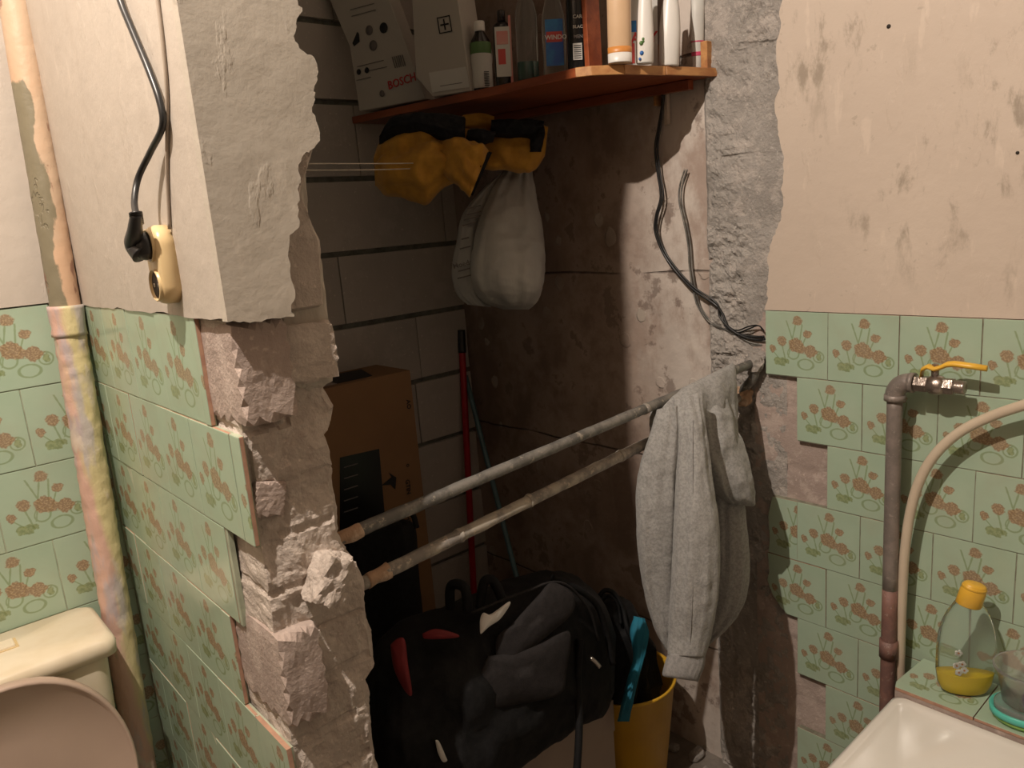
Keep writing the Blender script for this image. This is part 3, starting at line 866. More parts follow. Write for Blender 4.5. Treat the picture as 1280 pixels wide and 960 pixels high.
shelf_slab(rect(1.318, 1.362, 1.196, 1.209), 0, .30, M['wood'], 'divider')
shelf_slab(rect(1.604, 1.627, 1.090, 1.108), .0, .060, M['rawwood'], 'back_strip')
shelf_slab(rect(1.604, 1.627, 1.185, 1.26), .0, .075, M['rawwood'], 'back_strip')
box('bracket', (1.606, 1.244, 1.800), (1.629, 1.250, 1.838), M['rawwood'], root=t, bev=.001)

# shelf goods. place by position on the shelf
def bottle(name, label, cat, X, Y, prof, m, sx=1.0, sy=1.0, rotz=-.72, parts=(), group=None, lean=0.0, n=28):
    z = sh(X, Y) + .0008
    t = thing(name, label, cat, (X, Y, z), group)
    t.rotation_euler = (math.atan(.036), lean, 0)
    def at(o): o.parent = t; return o
    o = lathe('bottle_body', prof, (0, 0, 0), m, n=n, sx=sx, sy=sy, rotz=rotz); at(o)
    for pn, pf, pm, kx, ky in parts:
        q = lathe(pn, pf, (0, 0, 0), pm, n=n, sx=kx, sy=ky, rotz=rotz); at(q)
    return t
VR = -.72   # local frame yaw so that local x runs across the view
def flatlabel(t, w, z0, z1, d, m, name='label', x0=0.0):
    """flat print plate on the side facing the room"""
    bm = bmesh.new(); bm_box(bm, (x0 - w / 2, -d - .0008, z0), (x0 + w / 2, -d + .002, z1))
    for v in bm.verts: v.co = Matrix.Rotation(VR, 3, 'Z') @ v.co
    o = from_bm(name, bm, m); o.parent = t; return o
def ltext(t, s, size, x, z, d, m, bold=True):
    R = Matrix.Rotation(VR, 3, 'Z')
    B = R @ TA
    return textp(s, size, R @ Vector((x, -d - .0012, z)), B, m, t)
def textp(s, size, loc, B, m, t):
    cu = bpy.data.curves.new('lettering', 'FONT'); cu.body = s; cu.size = size; cu.extrude = .0004; cu.offset = size * .02; cu.resolution_u = 2
    tm = bpy.data.objects.new('tmp', cu); COL.objects.link(tm)
    me = bpy.data.meshes.new_from_object(tm.evaluated_get(bpy.context.evaluated_depsgraph_get()))
    bpy.data.objects.remove(tm); bpy.data.curves.remove(cu); me.materials.clear()
    me.transform(Matrix.Translation(loc) @ B.to_4x4())
    o = link('lettering', me, m); o.parent = t; return o
def shelfpt(x, y):
    """point on the shelf top seen at pixel"""
    p = pZ(x, y, 1.89)
    for _ in range(6): p = pZ(x, y, sh(p.x, p.y))
    return p
def sp_(x, y, r):
    p = shelfpt(x, y); d = Vector((p.x, p.y, 0)).normalized() * r
    return p.x + d.x, p.y + d.y

# dark bottle, green and white label, white cap
def rb(r, h, shd=.02, neck=.014, nh=.03): return [(r * .94, 0), (r, .004), (r, h * .68), (r * .92, h * .78), (neck * 1.2, h * .88), (neck, h * .9), (neck, h * .93)]
X, Y = sp_(604, 114, .026)
b = bottle('medicine_bottle', 'dark brown bottle with white cap and green-topped white label, right of the white cartons', 'bottle', X, Y, [(.024, 0), (.026, .004), (.026, .105), (.024, .122), (.013, .140), (.012, .146)], M['darkbrown'],
           parts=[('label', [(.0264, .008), (.0266, .009), (.0266, .090)], M['label_white'], 1, 1), ('label_band', [(.0266, .090), (.0267, .0905), (.0267, .115), (.0255, .117)], M['label_green'], 1, 1), ('cap', [(.0135, .144), (.014, .146), (.0135, .166), (.012, .168)], M['white'], 1, 1)])
R_ = Matrix.Rotation(VR, 3, 'Z')
for k in range(9):
    o = box('barcode_bar', (.005 + .0, -.0272, .012 + k * .004), (.018, -.0255, .0135 + k * .004), M['ink']); o.data.transform(R_.to_4x4()); o.parent = b
X, Y = sp_(631, 108, .018)
b = bottle('cosmetic_carton_bottle', 'pink and white labelled flat bottle beside the green-topped dark bottle', 'bottle', X, Y, [(.021, 0), (.022, .003), (.022, .135), (.020, .142), (.010, .150)], M['darkbrown'], 1.0, .7, parts=[('cap', [(.010, .148), (.010, .172), (.009, .174)], M['darkbrown'], 1, 1)])
flatlabel(b, .036, .022, .135, .0160, M['label_white']); flatlabel(b, .018, .05, .085, .0168, M['label_red'], 'label_print', -.003)
flatlabel(b, .028, .095, .125, .0168, M['label_pink'], 'label_print')
o = box('tube_edge', (.016, -.014, 0), (.022, .0, .16), M['label_pink']); o.data.transform(R_.to_4x4()); o.parent = b
X, Y = sp_(661, 102, .022)
b = bottle('mouthwash_bottle', 'tall clear bottle with dark green liquid at its bottom, left of the blue-labelled one', 'bottle', X, Y, [(.024, 0), (.026, .004), (.026, .15), (.02, .175), (.011, .19), (.011, .2)], M['clearbottle'], 1.0, .75,
           parts=[('liquid', [(.0235, .003), (.0245, .004), (.0245, .045), (.024, .046)], M['greenliq'], 1, .75), ('cap', [(.013, .198), (.013, .222), (.012, .224)], M['white'], 1, 1)])
X, Y = sp_(694, 94, .022)
b = bottle('window_cleaner', 'window cleaner bottle with blue label and red panel, left of the black bottle', 'bottle', X, Y, [(.023, 0), (.026, .005), (.027, .10), (.025, .13), (.016, .165), (.012, .175), (.012, .19)], M['clearbottle'], 1.0, .65,
           parts=[('spray_head', [(.014, .188), (.014, .21), (.011, .214)], M['white'], 1, 1)])
flatlabel(b, .040, .020, .118, .0190, M['label_blue']); flatlabel(b, .036, .070, .092, .0198, M['label_red'], 'label_print')
ltext(b, 'WINDO', .0135, -.021, .0755, .0200, M['white'])
X, Y = sp_(724, 86, .018)
b = bottle('shampoo_bottle', 'black bottle with pale lettering and a barcode, against the shelf divider', 'bottle', X, Y, [(.022, 0), (.0245, .004), (.0245, .15), (.022, .18), (.014, .195)], M['blackgloss'], 1.0, .6, parts=[('cap', [(.014, .193), (.014, .225), (.013, .228)], M['blackgloss'], 1, 1)])
flatlabel(b, .020, .018, .052, .0165, M['label_white'], 'barcode', -.004)
for k in range(7):
    flatlabel(b, .016, .021 + k * .0042, .0225 + k * .0042, .0174, M['ink'], 'barcode_bar', -.004)
ltext(b, 'MEN', .010, -.012, .062, .0165, M['inkgrey']); ltext(b, 'BLACK', .009, -.013, .082, .0165, M['label_white']); ltext(b, 'CARE', .010, -.012, .102, .0165, M['label_white'])
# right of divider
X, Y = sp_(775, 78, .021)
b = bottle('spray_can', 'thick peach bottle with orange band, right of the shelf divider', 'bottle', X, Y, [(.024, 0), (.0255, .003), (.0255, .24), (.02, .26)], M['peach'], 1.0, .8, parts=[('foot_band', [(.0257, .001), (.0258, .002), (.0258, .020)], M['white'], 1, .8), ('orange_stripe', [(.0259, .020), (.026, .0205), (.026, .032)], M['orangeband'], 1, .8)])
X, Y = sp_(806, 79, .014)
b = bottle('cleaner_bottle', 'slim white curved bottle with green sprig and blue dots, second from the divider', 'bottle', X, Y, [(.017, 0), (.019, .003), (.019, .05), (.0165, .10), (.011, .16), (.008, .2)], M['white'], 1.0, .7, lean=.03)
lathe_o = None
for dx, dz, r, mm in ((-.010, .040, .0045, 'label_green'), (-.006, .043, .003, 'label_green'), (-.009, .020, .0045, 'label_blue'), (-.013, .008, .003, 'label_blue'), (-.006, .048, .003, 'label_green')):
    q = lathe('printed_motif', [(r, 0), (r, .0008)], R_ @ Vector((dx, -.0125, dz)), M[mm], n=12, axis=R_ @ TA); q.parent = b
X, Y = sp_(836, 82, .018)
b = bottle('toilet_cleaner', 'wide white bottle with slanted neck, between red-lettered pack and pink tube', 'bottle', X, Y, [(.021, 0), (.023, .003), (.0235, .08), (.020, .12), (.012, .16), (.009, .2)], M['white'], 1.0, .7, lean=.06)
def goods_box(name, label, X, Y, w, d, h, m, rot=VR):
    z = sh(X, Y) + .002
    t = thing(name, label, 'box', (X, Y, z)); t.rotation_euler = (math.atan(.036), 0, 0)
    bm = bmesh.new(); bm_box(bm, (-w / 2, -d / 2, 0), (w / 2, d / 2, h), .0015)
    for v in bm.verts: v.co = Matrix.Rotation(rot, 3, 'Z') @ v.co
    o = from_bm('carton', bm, m); o.parent = t; return t
b = goods_box('detergent_pack', 'red, white and blue lettered pack standing behind the white curved bottles', 1.560, 1.250, .082, .018, .21, M['label_white'])
flatlabel(b, .030, .10, .125, .0092, M['label_blue'], 'label_print', -.025); flatlabel(b, .024, .03, .075, .0092, M['label_red'], 'label_print', -.027)
flatlabel(b, .022, .04, .07, .0092, M['orange'], 'label_print', .006); ltext(b, 'ARY', .034, -.024, .075, .0092, M['inkred'])
b = goods_box('small_red_carton', 'small red carton on the shelf between white bottle and pink tube', 1.598, 1.20, .022, .016, .034, M['label_red'])
X, Y = sp_(872, 87, .012)
b = bottle('cream_tube', 'pale pink tube with a magenta band, last on the shelf by the mortar scar', 'tube', X, Y, [(.010, 0), (.0125, .002), (.0125, .022), (.014, .026), (.0155, .12), (.016, .19)], M['label_white'], 1.0, .6, parts=[('band', [(.0143, .030), (.0145, .031), (.0147, .039)], M['pinkband'], 1, .6), ('band', [(.0152, .060), (.0153, .0605), (.0153, .063)], M['pinkband'], 1, .6)])

# white cartons at far end
def quadbox(name, label, P, d, m, cat='box'):
    """carton from four front-face corners (bl, br, tr, tl), extruded away by vector d"""
    base = (P[0] + P[1]) / 2
    t = thing(name, label, cat, base)
    bm = bmesh.new(); bm_prism(bm, P, d)
    bmesh.ops.bevel(bm, geom=list(bm.edges), offset=.002, segments=1, affect='EDGES')
    o = from_bm('carton', bm, m, root=t)
    return t
bl = pY(449, 139, 2.03); br = pY(532, 124, 1.80)
fx = (br - bl).normalized(); fn = Vector((0, 0, 1)).cross(fx).normalized()
if fn.dot(bl - ORG) < 0: fn = -fn            # away from the camera
W = (br - bl).length
up = Vector((0, 0, 1))
upn = up.normalized()
bl2 = bl
def onpl(x, y, P0, n_): rr_ = ray(x, y); return ORG + rr_ * ((P0 - ORG).dot(n_) / rr_.dot(n_))
t = quadbox('tool_carton', 'white tool carton with red brand lettering, leaning at the far end of the shelf', [bl, br, onpl(487, 0, bl, fn), onpl(470, -50, bl, fn), onpl(385, -50, bl, fn), onpl(412, 0, bl, fn), onpl(437, 58, bl, fn)], fn * .05, M['cardwhite'])
upn = (onpl(450, 0, bl, fn) - onpl(490, 130, bl, fn)).normalized(); upn = (upn - fx * upn.dot(fx) * .35).normalized()
Bf = basis(fx, (upn - fx * upn.dot(fx)).normalized(), fx.cross(upn).normalized()); nout = fx.cross(upn).normalized()
if nout.dot(bl - ORG) > 0: nout = -nout
def onface(u, v): return bl2 + fx * u + upn * v + nout * .0015
ux = (fx + upn * .10).normalized(); Bt = basis(ux, (upn - ux * upn.dot(ux)).normalized(), nout)
def onc(x, y): return onpl(x, y, bl, fn) + nout * .0015
text('BOSCH', .031, onc(486, 112), Bt, M['inkred'], t, bold=True)
def plate(name, u0, v0, w, h, m, tt, fc=None, ex=.0006):
    bm = bmesh.new(); bm_prism(bm, [onface(u0, v0), onface(u0 + w, v0), onface(u0 + w, v0 + h), onface(u0, v0 + h)], nout * ex)
    return from_bm(name, bm, m, root=tt)
def quadp(name, pix, m):
    bm = bmesh.new(); bm_prism(bm, [onc(*p_) for p_ in pix], nout * .0006); return from_bm(name, bm, m, root=t)
quadp('print_line', [(447, 83), (480, 75), (480, 76), (447, 84)], M['inkgrey']); quadp('print_line', [(462, 88), (484, 83), (484, 84), (462, 89)], M['inkgrey'])
quadp('print_line', [(446, 100), (464, 96), (464, 97), (446, 101)], M['inkgrey']); quadp('print_line', [(440, 20), (470, 12), (470, 13), (440, 21)], M['inkgrey'])
quadp('print_line', [(438, 12), (468, 4), (468, 5), (438, 13)], M['inkgrey'])
for k in range(6): quadp('barcode_bar', [(490 + k * 2.5, 71 - k * .5), (491.3 + k * 2.5, 71 - k * .5), (495.3 + k * 2.5, 85 - k * .5), (494 + k * 2.5, 85 - k * .5)], M['inkgrey'])
quadp('printed_picture', [(441, 54), (447, 40), (449, 42), (450, 52), (443, 58)], M['ink'])
for x, y, r_, mm in ((462, 38, .013, 'inkgrey'), (480, 35, .014, 'ink'), (467, 57, .014, 'inkgrey'), (449, 90, .008, 'ink'), (459, 88, .008, 'ink'), (478, 117, .009, 'inkgrey')):
    lathe('printed_picture', [(r_, 0), (r_, .0008)], onc(x, y), M[mm], root=t, n=14, axis=Bf)
tcart = t
bl = shelfpt(541, 122); br = shelfpt(589, 115); bl.z += .002; br.z += .002
f2 = (br - bl).normalized(); n2 = Vector((0, 0, 1)).cross(f2).normalized()
if n2.dot(bl - ORG) < 0: n2 = -n2
u2 = (onpl(545, 20, bl, n2) - onpl(560, 110, bl, n2)).normalized()
bl2 = bl; fx, upn, nout = f2, u2, (-n2).normalized()
W = (br - bl).length
t = quadbox('appliance_carton', 'plain off-white carton with a small square emblem, between leaning carton and dark bottle', [bl, br, onpl(571, -10, bl, n2), onpl(565, -50, bl, n2), onpl(512, -50, bl, n2), onpl(520, 96, bl, n2)], n2 * .08, M['cardwhite'])
plate('tape_band', .002, .010, W - .004, .05, M['label_white'], t)
for q in ((.055, .148, .040, .0025), (.055, .185, .040, .0025), (.055, .148, .0025, .04), (.0925, .148, .0025, .04), (.073, .155, .004, .026), (.062, .166, .026, .004), (.03, .022, .07, .002)): plate('printed_emblem', q[0], q[1], q[2], q[3], M['ink'] if q[2] < .06 else M['inkgrey'], t)
pp = pd(500, 40, 2.34)
t = tag(lathe('paper_roll', [(.052, -.05), (.055, -.048), (.055, .05), (.052, .052), (.02, .052)], (1.50, 1.83, sh(1.5, 1.83) + .1345), M['white'], n=36, axis=TB), 'pale round roll peeking between the two white cartons', 'roll')
# make the roll stand on the shelf: support it with a closed pack
b = goods_box('flat_pack', 'shadowed pack under the pale roll behind the cartons', 1.51, 1.84, .09, .10, .078, M['carddull'])

# ------------------------------------------------------------ hanging things in the closet
# clothes line
cp = [Vector((.47, 1.52, 1.705)), Vector((.9, 1.50, 1.697)), pd(520, 204, 1.945), pd(560, 203, 1.96)]
cl = thing('clothes_line', 'thin double washing line strung across the closet behind the yellow jacket', 'line', (.9, 1.5, 1.69))
tube('line_strand', cp, .0014, M['string'], root=cl, n=6, sub=6); tube('line_strand', [p + Vector((0, .012, -.012)) for p in cp], .0014, M['string'], root=cl, n=6, sub=6)
# jacket
t = thing('work_jacket', 'crumpled mustard-yellow work jacket with black collar, hung under the shelf', 'jacket', pd(560, 215, 2.05))
loft('jacket_body', [(467, 200, 469, 232, 2.05, .02), (480, 172, 483, 244, 2.04, .06), (505, 162, 512, 251, 2.02, .075), (530, 158, 532, 254, 2.0, .07), (556, 165, 556, 232, 2.0, .06), (585, 163, 584, 226, 2.03, .05), (606, 172, 598, 218, 2.06, .03)], M['jacket'], root=t, n=56, fold=.012, ff=(6, 3), seed=1.2, crease=.008, p=2.1)
loft('sleeve', [(548, 175, 543, 212, 1.98, .03), (570, 172, 560, 222, 1.95, .04), (596, 178, 578, 236, 1.93, .035), (611, 188, 588, 245, 1.93, .022)], M['jacket'], root=t, n=40, fold=.007, ff=(7, 3), seed=4.2, crease=.006)
o = loft('sleeve_lining', [(607, 188, 585, 243, 1.929, .018), (615, 191, 591, 245, 1.928, .016)], M['jacket_black'], root=t, n=24, fold=.002, seed=2)
loft('sleeve', [(608, 158, 600, 208, 2.06, .03), (630, 160, 622, 212, 2.05, .045), (655, 158, 650, 215, 2.04, .045), (675, 156, 668, 212, 2.04, .035), (685, 160, 681, 196, 2.04, .018)], M['jacket'], root=t, n=44, fold=.007, ff=(6, 3), seed=8.2, crease=.006)
loft('black_collar', [(474, 172, 474, 180, 2.00, .02), (490, 152, 492, 174, 1.98, .05), (520, 147, 522, 168, 1.96, .055), (550, 146, 552, 176, 1.95, .05), (576, 147, 575, 180, 1.95, .045), (582, 150, 581, 172, 1.96, .02)], M['jacket_black'], root=t, n=40, fold=.006, seed=3.1, crease=.005)
loft('black_cuff', [(614, 153, 613, 168, 1.99, .035), (640, 152, 640, 170, 1.98, .04), (668, 152, 667, 172, 1.98, .035), (680, 153, 678, 168, 1.99, .02)], M['jacket_black'], root=t, n=30, fold=.004, seed=5.1)
loft('black_cuff', [(678, 154, 664, 156, 1.985, .02), (681, 170, 663, 176, 1.975, .026), (676, 190, 662, 190, 1.98, .015)], M['jacket_black'], root=t, n=24, fold=.003, seed=6.1)
loft('black_trim', [(584, 165, 582, 176, 1.96, .03), (602, 164, 600, 180, 1.955, .035), (620, 166, 616, 178, 1.96, .02)], M['jacket_black'], root=t, n=24, fold=.003, seed=7.1)
loft('hanger_loop', [(578, 145, 576, 160, 2.02, .02), (600, 143, 600, 160, 2.02, .025), (618, 147, 617, 160, 2.02, .015)], M['jacket'], root=t, n=24, fold=.004, seed=9.1)
# plastic bag
t = thing('carrier_bag', 'white translucent carrier bag with green-grey print, hanging below the yellow jacket', 'bag', pd(625, 380, 2.12))
loft('bag_body', [(634, 208, 664, 208, 2.13, .012), (616, 235, 668, 235, 2.12, .025), (600, 270, 675, 270, 2.10, .055), (592, 305, 680, 305, 2.09, .08), (588, 335, 680, 335, 2.08, .088), (592, 360, 677, 360, 2.08, .085), (605, 378, 670, 378, 2.09, .06), (630, 387, 660, 387, 2.10, .02)], M['bag'], root=t, n=64, nl=12, fold=.0032, ff=(9, 1.2), seed=2.4, crease=.006)
loft('bag_body', [(630, 212, 640, 212, 2.15, .008), (600, 240, 620, 245, 2.15, .02), (578, 268, 606, 270, 2.15, .035), (571, 300, 600, 300, 2.15, .045), (566, 335, 600, 335, 2.15, .05), (570, 365, 604, 368, 2.15, .04), (585, 381, 615, 384, 2.14, .02)], M['bag'], root=t, n=40, nl=10, fold=.004, ff=(8, 1.2), seed=6.4, crease=.003)
fwd = (pd(585, 300, 1) - ORG).normalized()
rt = Vector((.746, -.661, -.079)).normalized()
bup = (Vector((0, 0, 1)) - fwd * fwd.z).normalized(); Bg = basis(rt, bup, -fwd)
rz = Matrix.Rotation(.25, 3, fwd * -1)
for k, (x, y, w) in enumerate(((584, 262, 18), (582, 270, 20), (580, 276, 22), (578, 283, 20), (577, 300, 10), (575, 312, 14), (573, 340, 26), (572, 349, 22))):
    c = pd(x, y, 2.094 if k < 6 else 2.088)
    wv = w / 955 * 2.1
    bm = bmesh.new(); bm_box(bm, (0, 0, 0), (wv, .0035, .0008), 0)
    for v in bm.verts: v.co = (rz @ Bg) @ v.co + c
    from_bm('printed_line', bm, M['inkgrey'], root=t)
text('Moeda', .020, pd(567, 336, 2.088), rz @ Bg, M['inkgrey'], t, bold=True)

# cables on the stripped wall
def wcab(pts, r, X0, seed):
    return [pX(x, y, X0 + .003 * math.sin(i * 1.7 + seed)) for i, (x, y) in enumerate(pts)]
t = thing('black_wiring', 'loose black wires drooping from the shelf down to the mortar scar', 'cable', pX(828, 110, 1.62))
tube('wire', wcab([(829, 108), (828, 130), (823, 160), (819, 185), (822, 215), (826, 245), (820, 270), (819, 290), (830, 318), (848, 343), (868, 363), (893, 380), (903, 392), (910, 408), (925, 418), (945, 421), (955, 421)], .003, 1.612, 0), .0032, M['black_cable'], root=t, n=8)
tube('wire', wcab([(831, 108), (829, 132), (825, 162), (822, 185), (825, 215), (829, 245), (822, 270), (822, 290), (832, 316), (850, 341), (870, 361), (895, 378), (900, 396), (914, 412), (930, 421), (948, 425), (956, 424)], .003, 1.610, 1), .0026, M['black_cable'], root=t, n=8)
t = thing('grey_wiring', 'thinner grey wires hanging beside the black ones on the lit stripped wall', 'cable', pX(855, 215, 1.62))
for s_, dx in enumerate((0, 3)):
    tube('wire', wcab([(856 + dx, 212), (850 + dx, 232), (849 + dx, 252), (855 + dx, 278), (860 + dx, 305), (862 + dx, 335), (866 + dx, 360), (872 + dx, 382), (886 + dx, 402), (905 + dx, 412), (922 + dx, 420), (938 + dx, 428 + dx), (953, 431)], .002, 1.618, s_), .0022, M['galv'], root=t, n=8)
    tube('wire', wcab([(905, 404 + dx), (920, 413 + dx), (936, 408 + dx), (948, 407), (955, 414)], .002, 1.608, s_), .0018, M['black_cable'], root=t, n=8)
p = pX(829, 118, 1.62)
tag(box('plaster_strip', (1.616, p.y - .014, 1.752), (1.629, p.y - .003, 1.838), M['plaster_right'], bev=.002), 'short pale strip on the wall under the shelf beside the wires', 'strip')

# ------------------------------------------------------------ pipes across the opening
def gpipe(a, b, r, m, label, rings, root_name='water_pipe'):
    t = thing(root_name, label, 'pipe', a)
    tube('pipe_run', [a - (b - a).normalized() * .05, (a + b) / 2, b], r, m, root=t, n=24, sub=30, jitter=.0012)
    dirv = (b - a).normalized()
    c = a + dirv * .012
    tube('sealed_end', [a - dirv * .035, a - dirv * .012, a + dirv * .006], r + .0012, M['rust_orange'], root=t, n=20, sub=5, jitter=.004)
    for k in rings:
        q = a.lerp(b, k)
        tube('weld_ring', [q, q + dirv * .008], r + .002, M['galv2'], root=t, n=20, sub=3, jitter=.004)
    return t
a1 = pY(446, 664, 1.00); b1 = pX(945, 452, 1.612)
gp1 = gpipe(a1, b1, .0105, M['galv'], 'upper of the two grey steel pipes across the broken opening', (.62,))
a2 = pY(482, 715, 1.01); b2 = pX(930, 494, 1.612)
gp2 = gpipe(a2, b2, .0112, M['galv2'], 'lower of the two pipes across the broken opening, scaled with whitish lime', (.14, .30, .55), 'water_pipe')
for q in (b1, b2):
    chunk('mortar_plug', q + Vector((-.012, -.004, 0)), (.016, .022, .022), M['rust_orange'] if q is b2 else M['rough_scar'], wr, 3.3 + q.z, 3, .4, .3, .5)
tube('vertical_stub', [b1 + Vector((-.02, 0, .006)), b1 + Vector((-.014, -.004, -.03)), b1.lerp(b2, .8) + Vector((-.012, 0, 0)), b2 + Vector((-.012, 0, 0))], .011, M['galv'], root=gp1, n=16)
p = pX(915, 455, 1.56); chunk('sealed_lump', a1.lerp(b1, .86), (.012, .014, .013), M['rust_orange'], gp1, 4.4, 3, .3, 0, .4)

# hoodie
t = thing('grey_hoodie', 'heather grey sweatshirt draped over the pipes, one cuffed sleeve dangling', 'sweatshirt', pY(865, 470, 1.0))
P_ = lambda k: a1.lerp(b1, k)
# depth of the pipe along its run: left 1.62 right 1.80
loft('hoodie_body', [(824, 499, 915, 454, 1.64, .018, 1.77), (819, 503, 917, 462, 1.63, .030, 1.765), (819, 512, 917, 485, 1.615, .036, 1.75), (817, 530, 917, 515, 1.605, .036, 1.74), (820, 560, 912, 555, 1.61, .03, 1.73), (835, 600, 900, 600, 1.63, .02, 1.70)], M['hoodie'], root=t, n=72, nl=10, fold=.005, ff=(7, .8), seed=3.3, crease=.002, p=2.6)
loft('sleeve', [(820, 512, 852, 505, 1.585, .018), (812, 540, 856, 536, 1.585, .028), (802, 572, 854, 570, 1.59, .034), (796, 605, 850, 605, 1.60, .036), (796, 650, 848, 650, 1.61, .036), (799, 700, 845, 700, 1.63, .034), (806, 745, 845, 745, 1.65, .030), (818, 785, 846, 790, 1.66, .022), (834, 814, 848, 814, 1.66, .01)], M['hoodie'], root=t, n=48, nl=8, fold=.004, ff=(4, 1.2), seed=5.5)
loft('sleeve', [(842, 500, 876, 490, 1.590, .012), (846, 530, 880, 525, 1.575, .026), (847, 560, 884, 558, 1.57, .030), (846, 600, 889, 600, 1.565, .034), (844, 650, 896, 650, 1.565, .038), (842, 700, 898, 700, 1.575, .040), (839, 745, 896, 745, 1.585, .038), (836, 790, 890, 790, 1.60, .034), (835, 819, 881, 822, 1.60, .027)], M['hoodie'], root=t, n=56, nl=8, fold=.004, ff=(4, 1.2), seed=7.7, crease=.001, p=2.2)
loft('cuff', [(835, 817, 881, 820, 1.60, .024), (831, 829, 880, 832, 1.60, .025), (828, 842, 874, 847, 1.60, .024), (830, 846, 872, 852, 1.60, .018)], M['rib'], root=t, n=60, nl=6, fold=.0010, ff=(40, 0), seed=1, fine=.0004)
loft('bunched_pocket', [(870, 500, 914, 480, 1.66, .012, 1.74), (876, 525, 917, 518, 1.645, .024, 1.73), (880, 555, 920, 550, 1.64, .032, 1.72), (882, 580, 926, 580, 1.645, .036, 1.71), (887, 602, 934, 606, 1.66, .036, 1.71), (899, 618, 938, 628, 1.68, .026, 1.71), (912, 629, 936, 633, 1.69, .010, 1.71)], M['hoodie'], root=t, n=56, nl=10, fold=.006, ff=(5, 2), seed=2.5, crease=.003)
loft('hem', [(880, 560, 915, 570, 1.74, .02), (886, 610, 928, 615, 1.735, .03), (888, 650, 932, 650, 1.735, .032), (888, 700, 936, 700, 1.735, .034), (886, 740, 934, 740, 1.73, .032), (882, 770, 924, 768, 1.73, .028), (878, 790, 906, 790, 1.72, .018), (874, 806, 886, 806, 1.71, .008)], M['hoodie'], root=t, n=40, nl=8, fold=.005, ff=(4, 1.0), seed=9.5)
tube('seam', [pd(866, 525, 1.543), pd(866, 600, 1.529), pd(867, 700, 1.535), pd(862, 815, 1.574)], .0010, M['rib'], root=t, n=6)

# ------------------------------------------------------------ lower closet
# big brown carton
t = thing('brown_carton', 'tall brown cardboard carton with a black panel, standing against the block wall', 'box', (1.0, 1.98, 0))
box('carton_body', (.70, 1.90, 0), (1.232, 2.09, 1.140), M['card'], root=t, bev=.003)
prism('black_panel', [pY(425, 572, 1.8985), pY(474, 561, 1.8985), pY(482, 655, 1.8985), pY(488, 760, 1.8985), pY(425, 790, 1.8985)], (0, .0008, 0), M['blackgloss'], root=t)
prism('dark_tape', [(.72, 1.93, 1.1405), (1.12, 1.93, 1.1405), (1.16, 2.06, 1.1405), (.72, 2.07, 1.1405)], (0, 0, .001), M['ink'], root=t)  # black patch over most of the carton top
prism('paper_label', [(.85, 1.92, 1.142), (1.0, 1.92, 1.142), (1.0, 1.98, 1.142), (.85, 1.98, 1.142)], (0, 0, .0008), M['carddull'], root=t)
c = pY(486, 604, 1.898)
prism('printed_arrow', [c + Vector((-.025, 0, .0)), c + Vector((.012, 0, .016)), c + Vector((.004, 0, .032)), c + Vector((.028, 0, .010)), c + Vector((.020, 0, -.026)), c + Vector((.006, 0, -.006))], (0, .001, 0), M['ink'], root=t)
for y, s in ((500, 'AO'), (580, 'o'), (600, 'GTIN'), (640, 'UHD')):
    p = pY(508 if y < 600 else 507, y, 1.8985)
    text(s, .020, p, basis((0, 0, -1), (1, 0, 0), (0, -1, 0)), M['ink'], t, bold=True)
for u in range(5):
    p = pY(430, 585 + u * 14, 1.8975); box('caption_line', (p.x, 1.8968, p.z), (p.x + .045, 1.8976, p.z + .003), M['inkgrey'], root=t)
# poles in corner
def pole(label, pts, r, m, endm=None, name='broom_handle'):
    t = thing(name, label, 'handle', pts[-1])
    tube('shaft', pts, r, m, root=t, n=14, sub=10)
    return t
ra = pX(579, 412, 1.60); 
pt_top = pX(577, 425, 1.605); pt_bot = pX(592, 735, 1.50)
dirn = (pt_top - pt_bot).normalized()
foot = pt_bot + dirn * ((0.02 - pt_bot.z) / dirn.z)
t = pole('red pole with a black tip leaning in the closet corner', [pt_top, pt_bot, foot], .0115, M['redstick'])
tube('grip', [pt_top + dirn * .035, pt_top, pt_top - dirn * .045], .0145, M['black_cable'], root=t, n=16, sub=4)
q1 = pX(582, 470, 1.605); q2 = pX(646, 722, 1.50); dn = (q1 - q2).normalized(); foot = q2 + dn * ((0.02 - q2.z) / dn.z)
pole('grey-blue pole crossing behind the red one in the closet corner', [q1, q2, foot], .0088, M['bluestick'])

# black case behind the stub
t = thing('black_holdall', 'black case standing upright in front of the brown carton, behind the lower pipe', 'bag', (1.0, 1.7, 0))
loft('case_body', [(455, 655, 500, 648, 1.95, .02), (440, 675, 518, 660, 1.95, .06), (440, 720, 522, 715, 1.95, .075), (440, 800, 530, 800, 1.95, .08), (440, 900, 540, 900, 1.95, .08), (450, 1000, 545, 1000, 1.95, .08), (455, 1060, 540, 1060, 1.95, .07)], M['nylon'], root=t, n=40, p=4, fold=.004, seed=1.4)
tube('top_handle', [pd(488, 652, 1.86), pd(500, 640, 1.86), pd(515, 642, 1.86), pd(521, 660, 1.86)], .007, M['nylon'], root=t, n=8)

# box below duffel
t = thing('pale_box', 'pale pinkish box under the black duffel bag, beside the yellow bucket', 'box', (1.1, 1.3, 0))
box('carton_body', (.80, 1.15, 0), (1.225, 1.40, .385), M['carddull'], root=t, bev=.004)
box('carton_flap', (.80, 1.146, .30), (1.225, 1.150, .385), M['carddull'], root=t, bev=.0015)

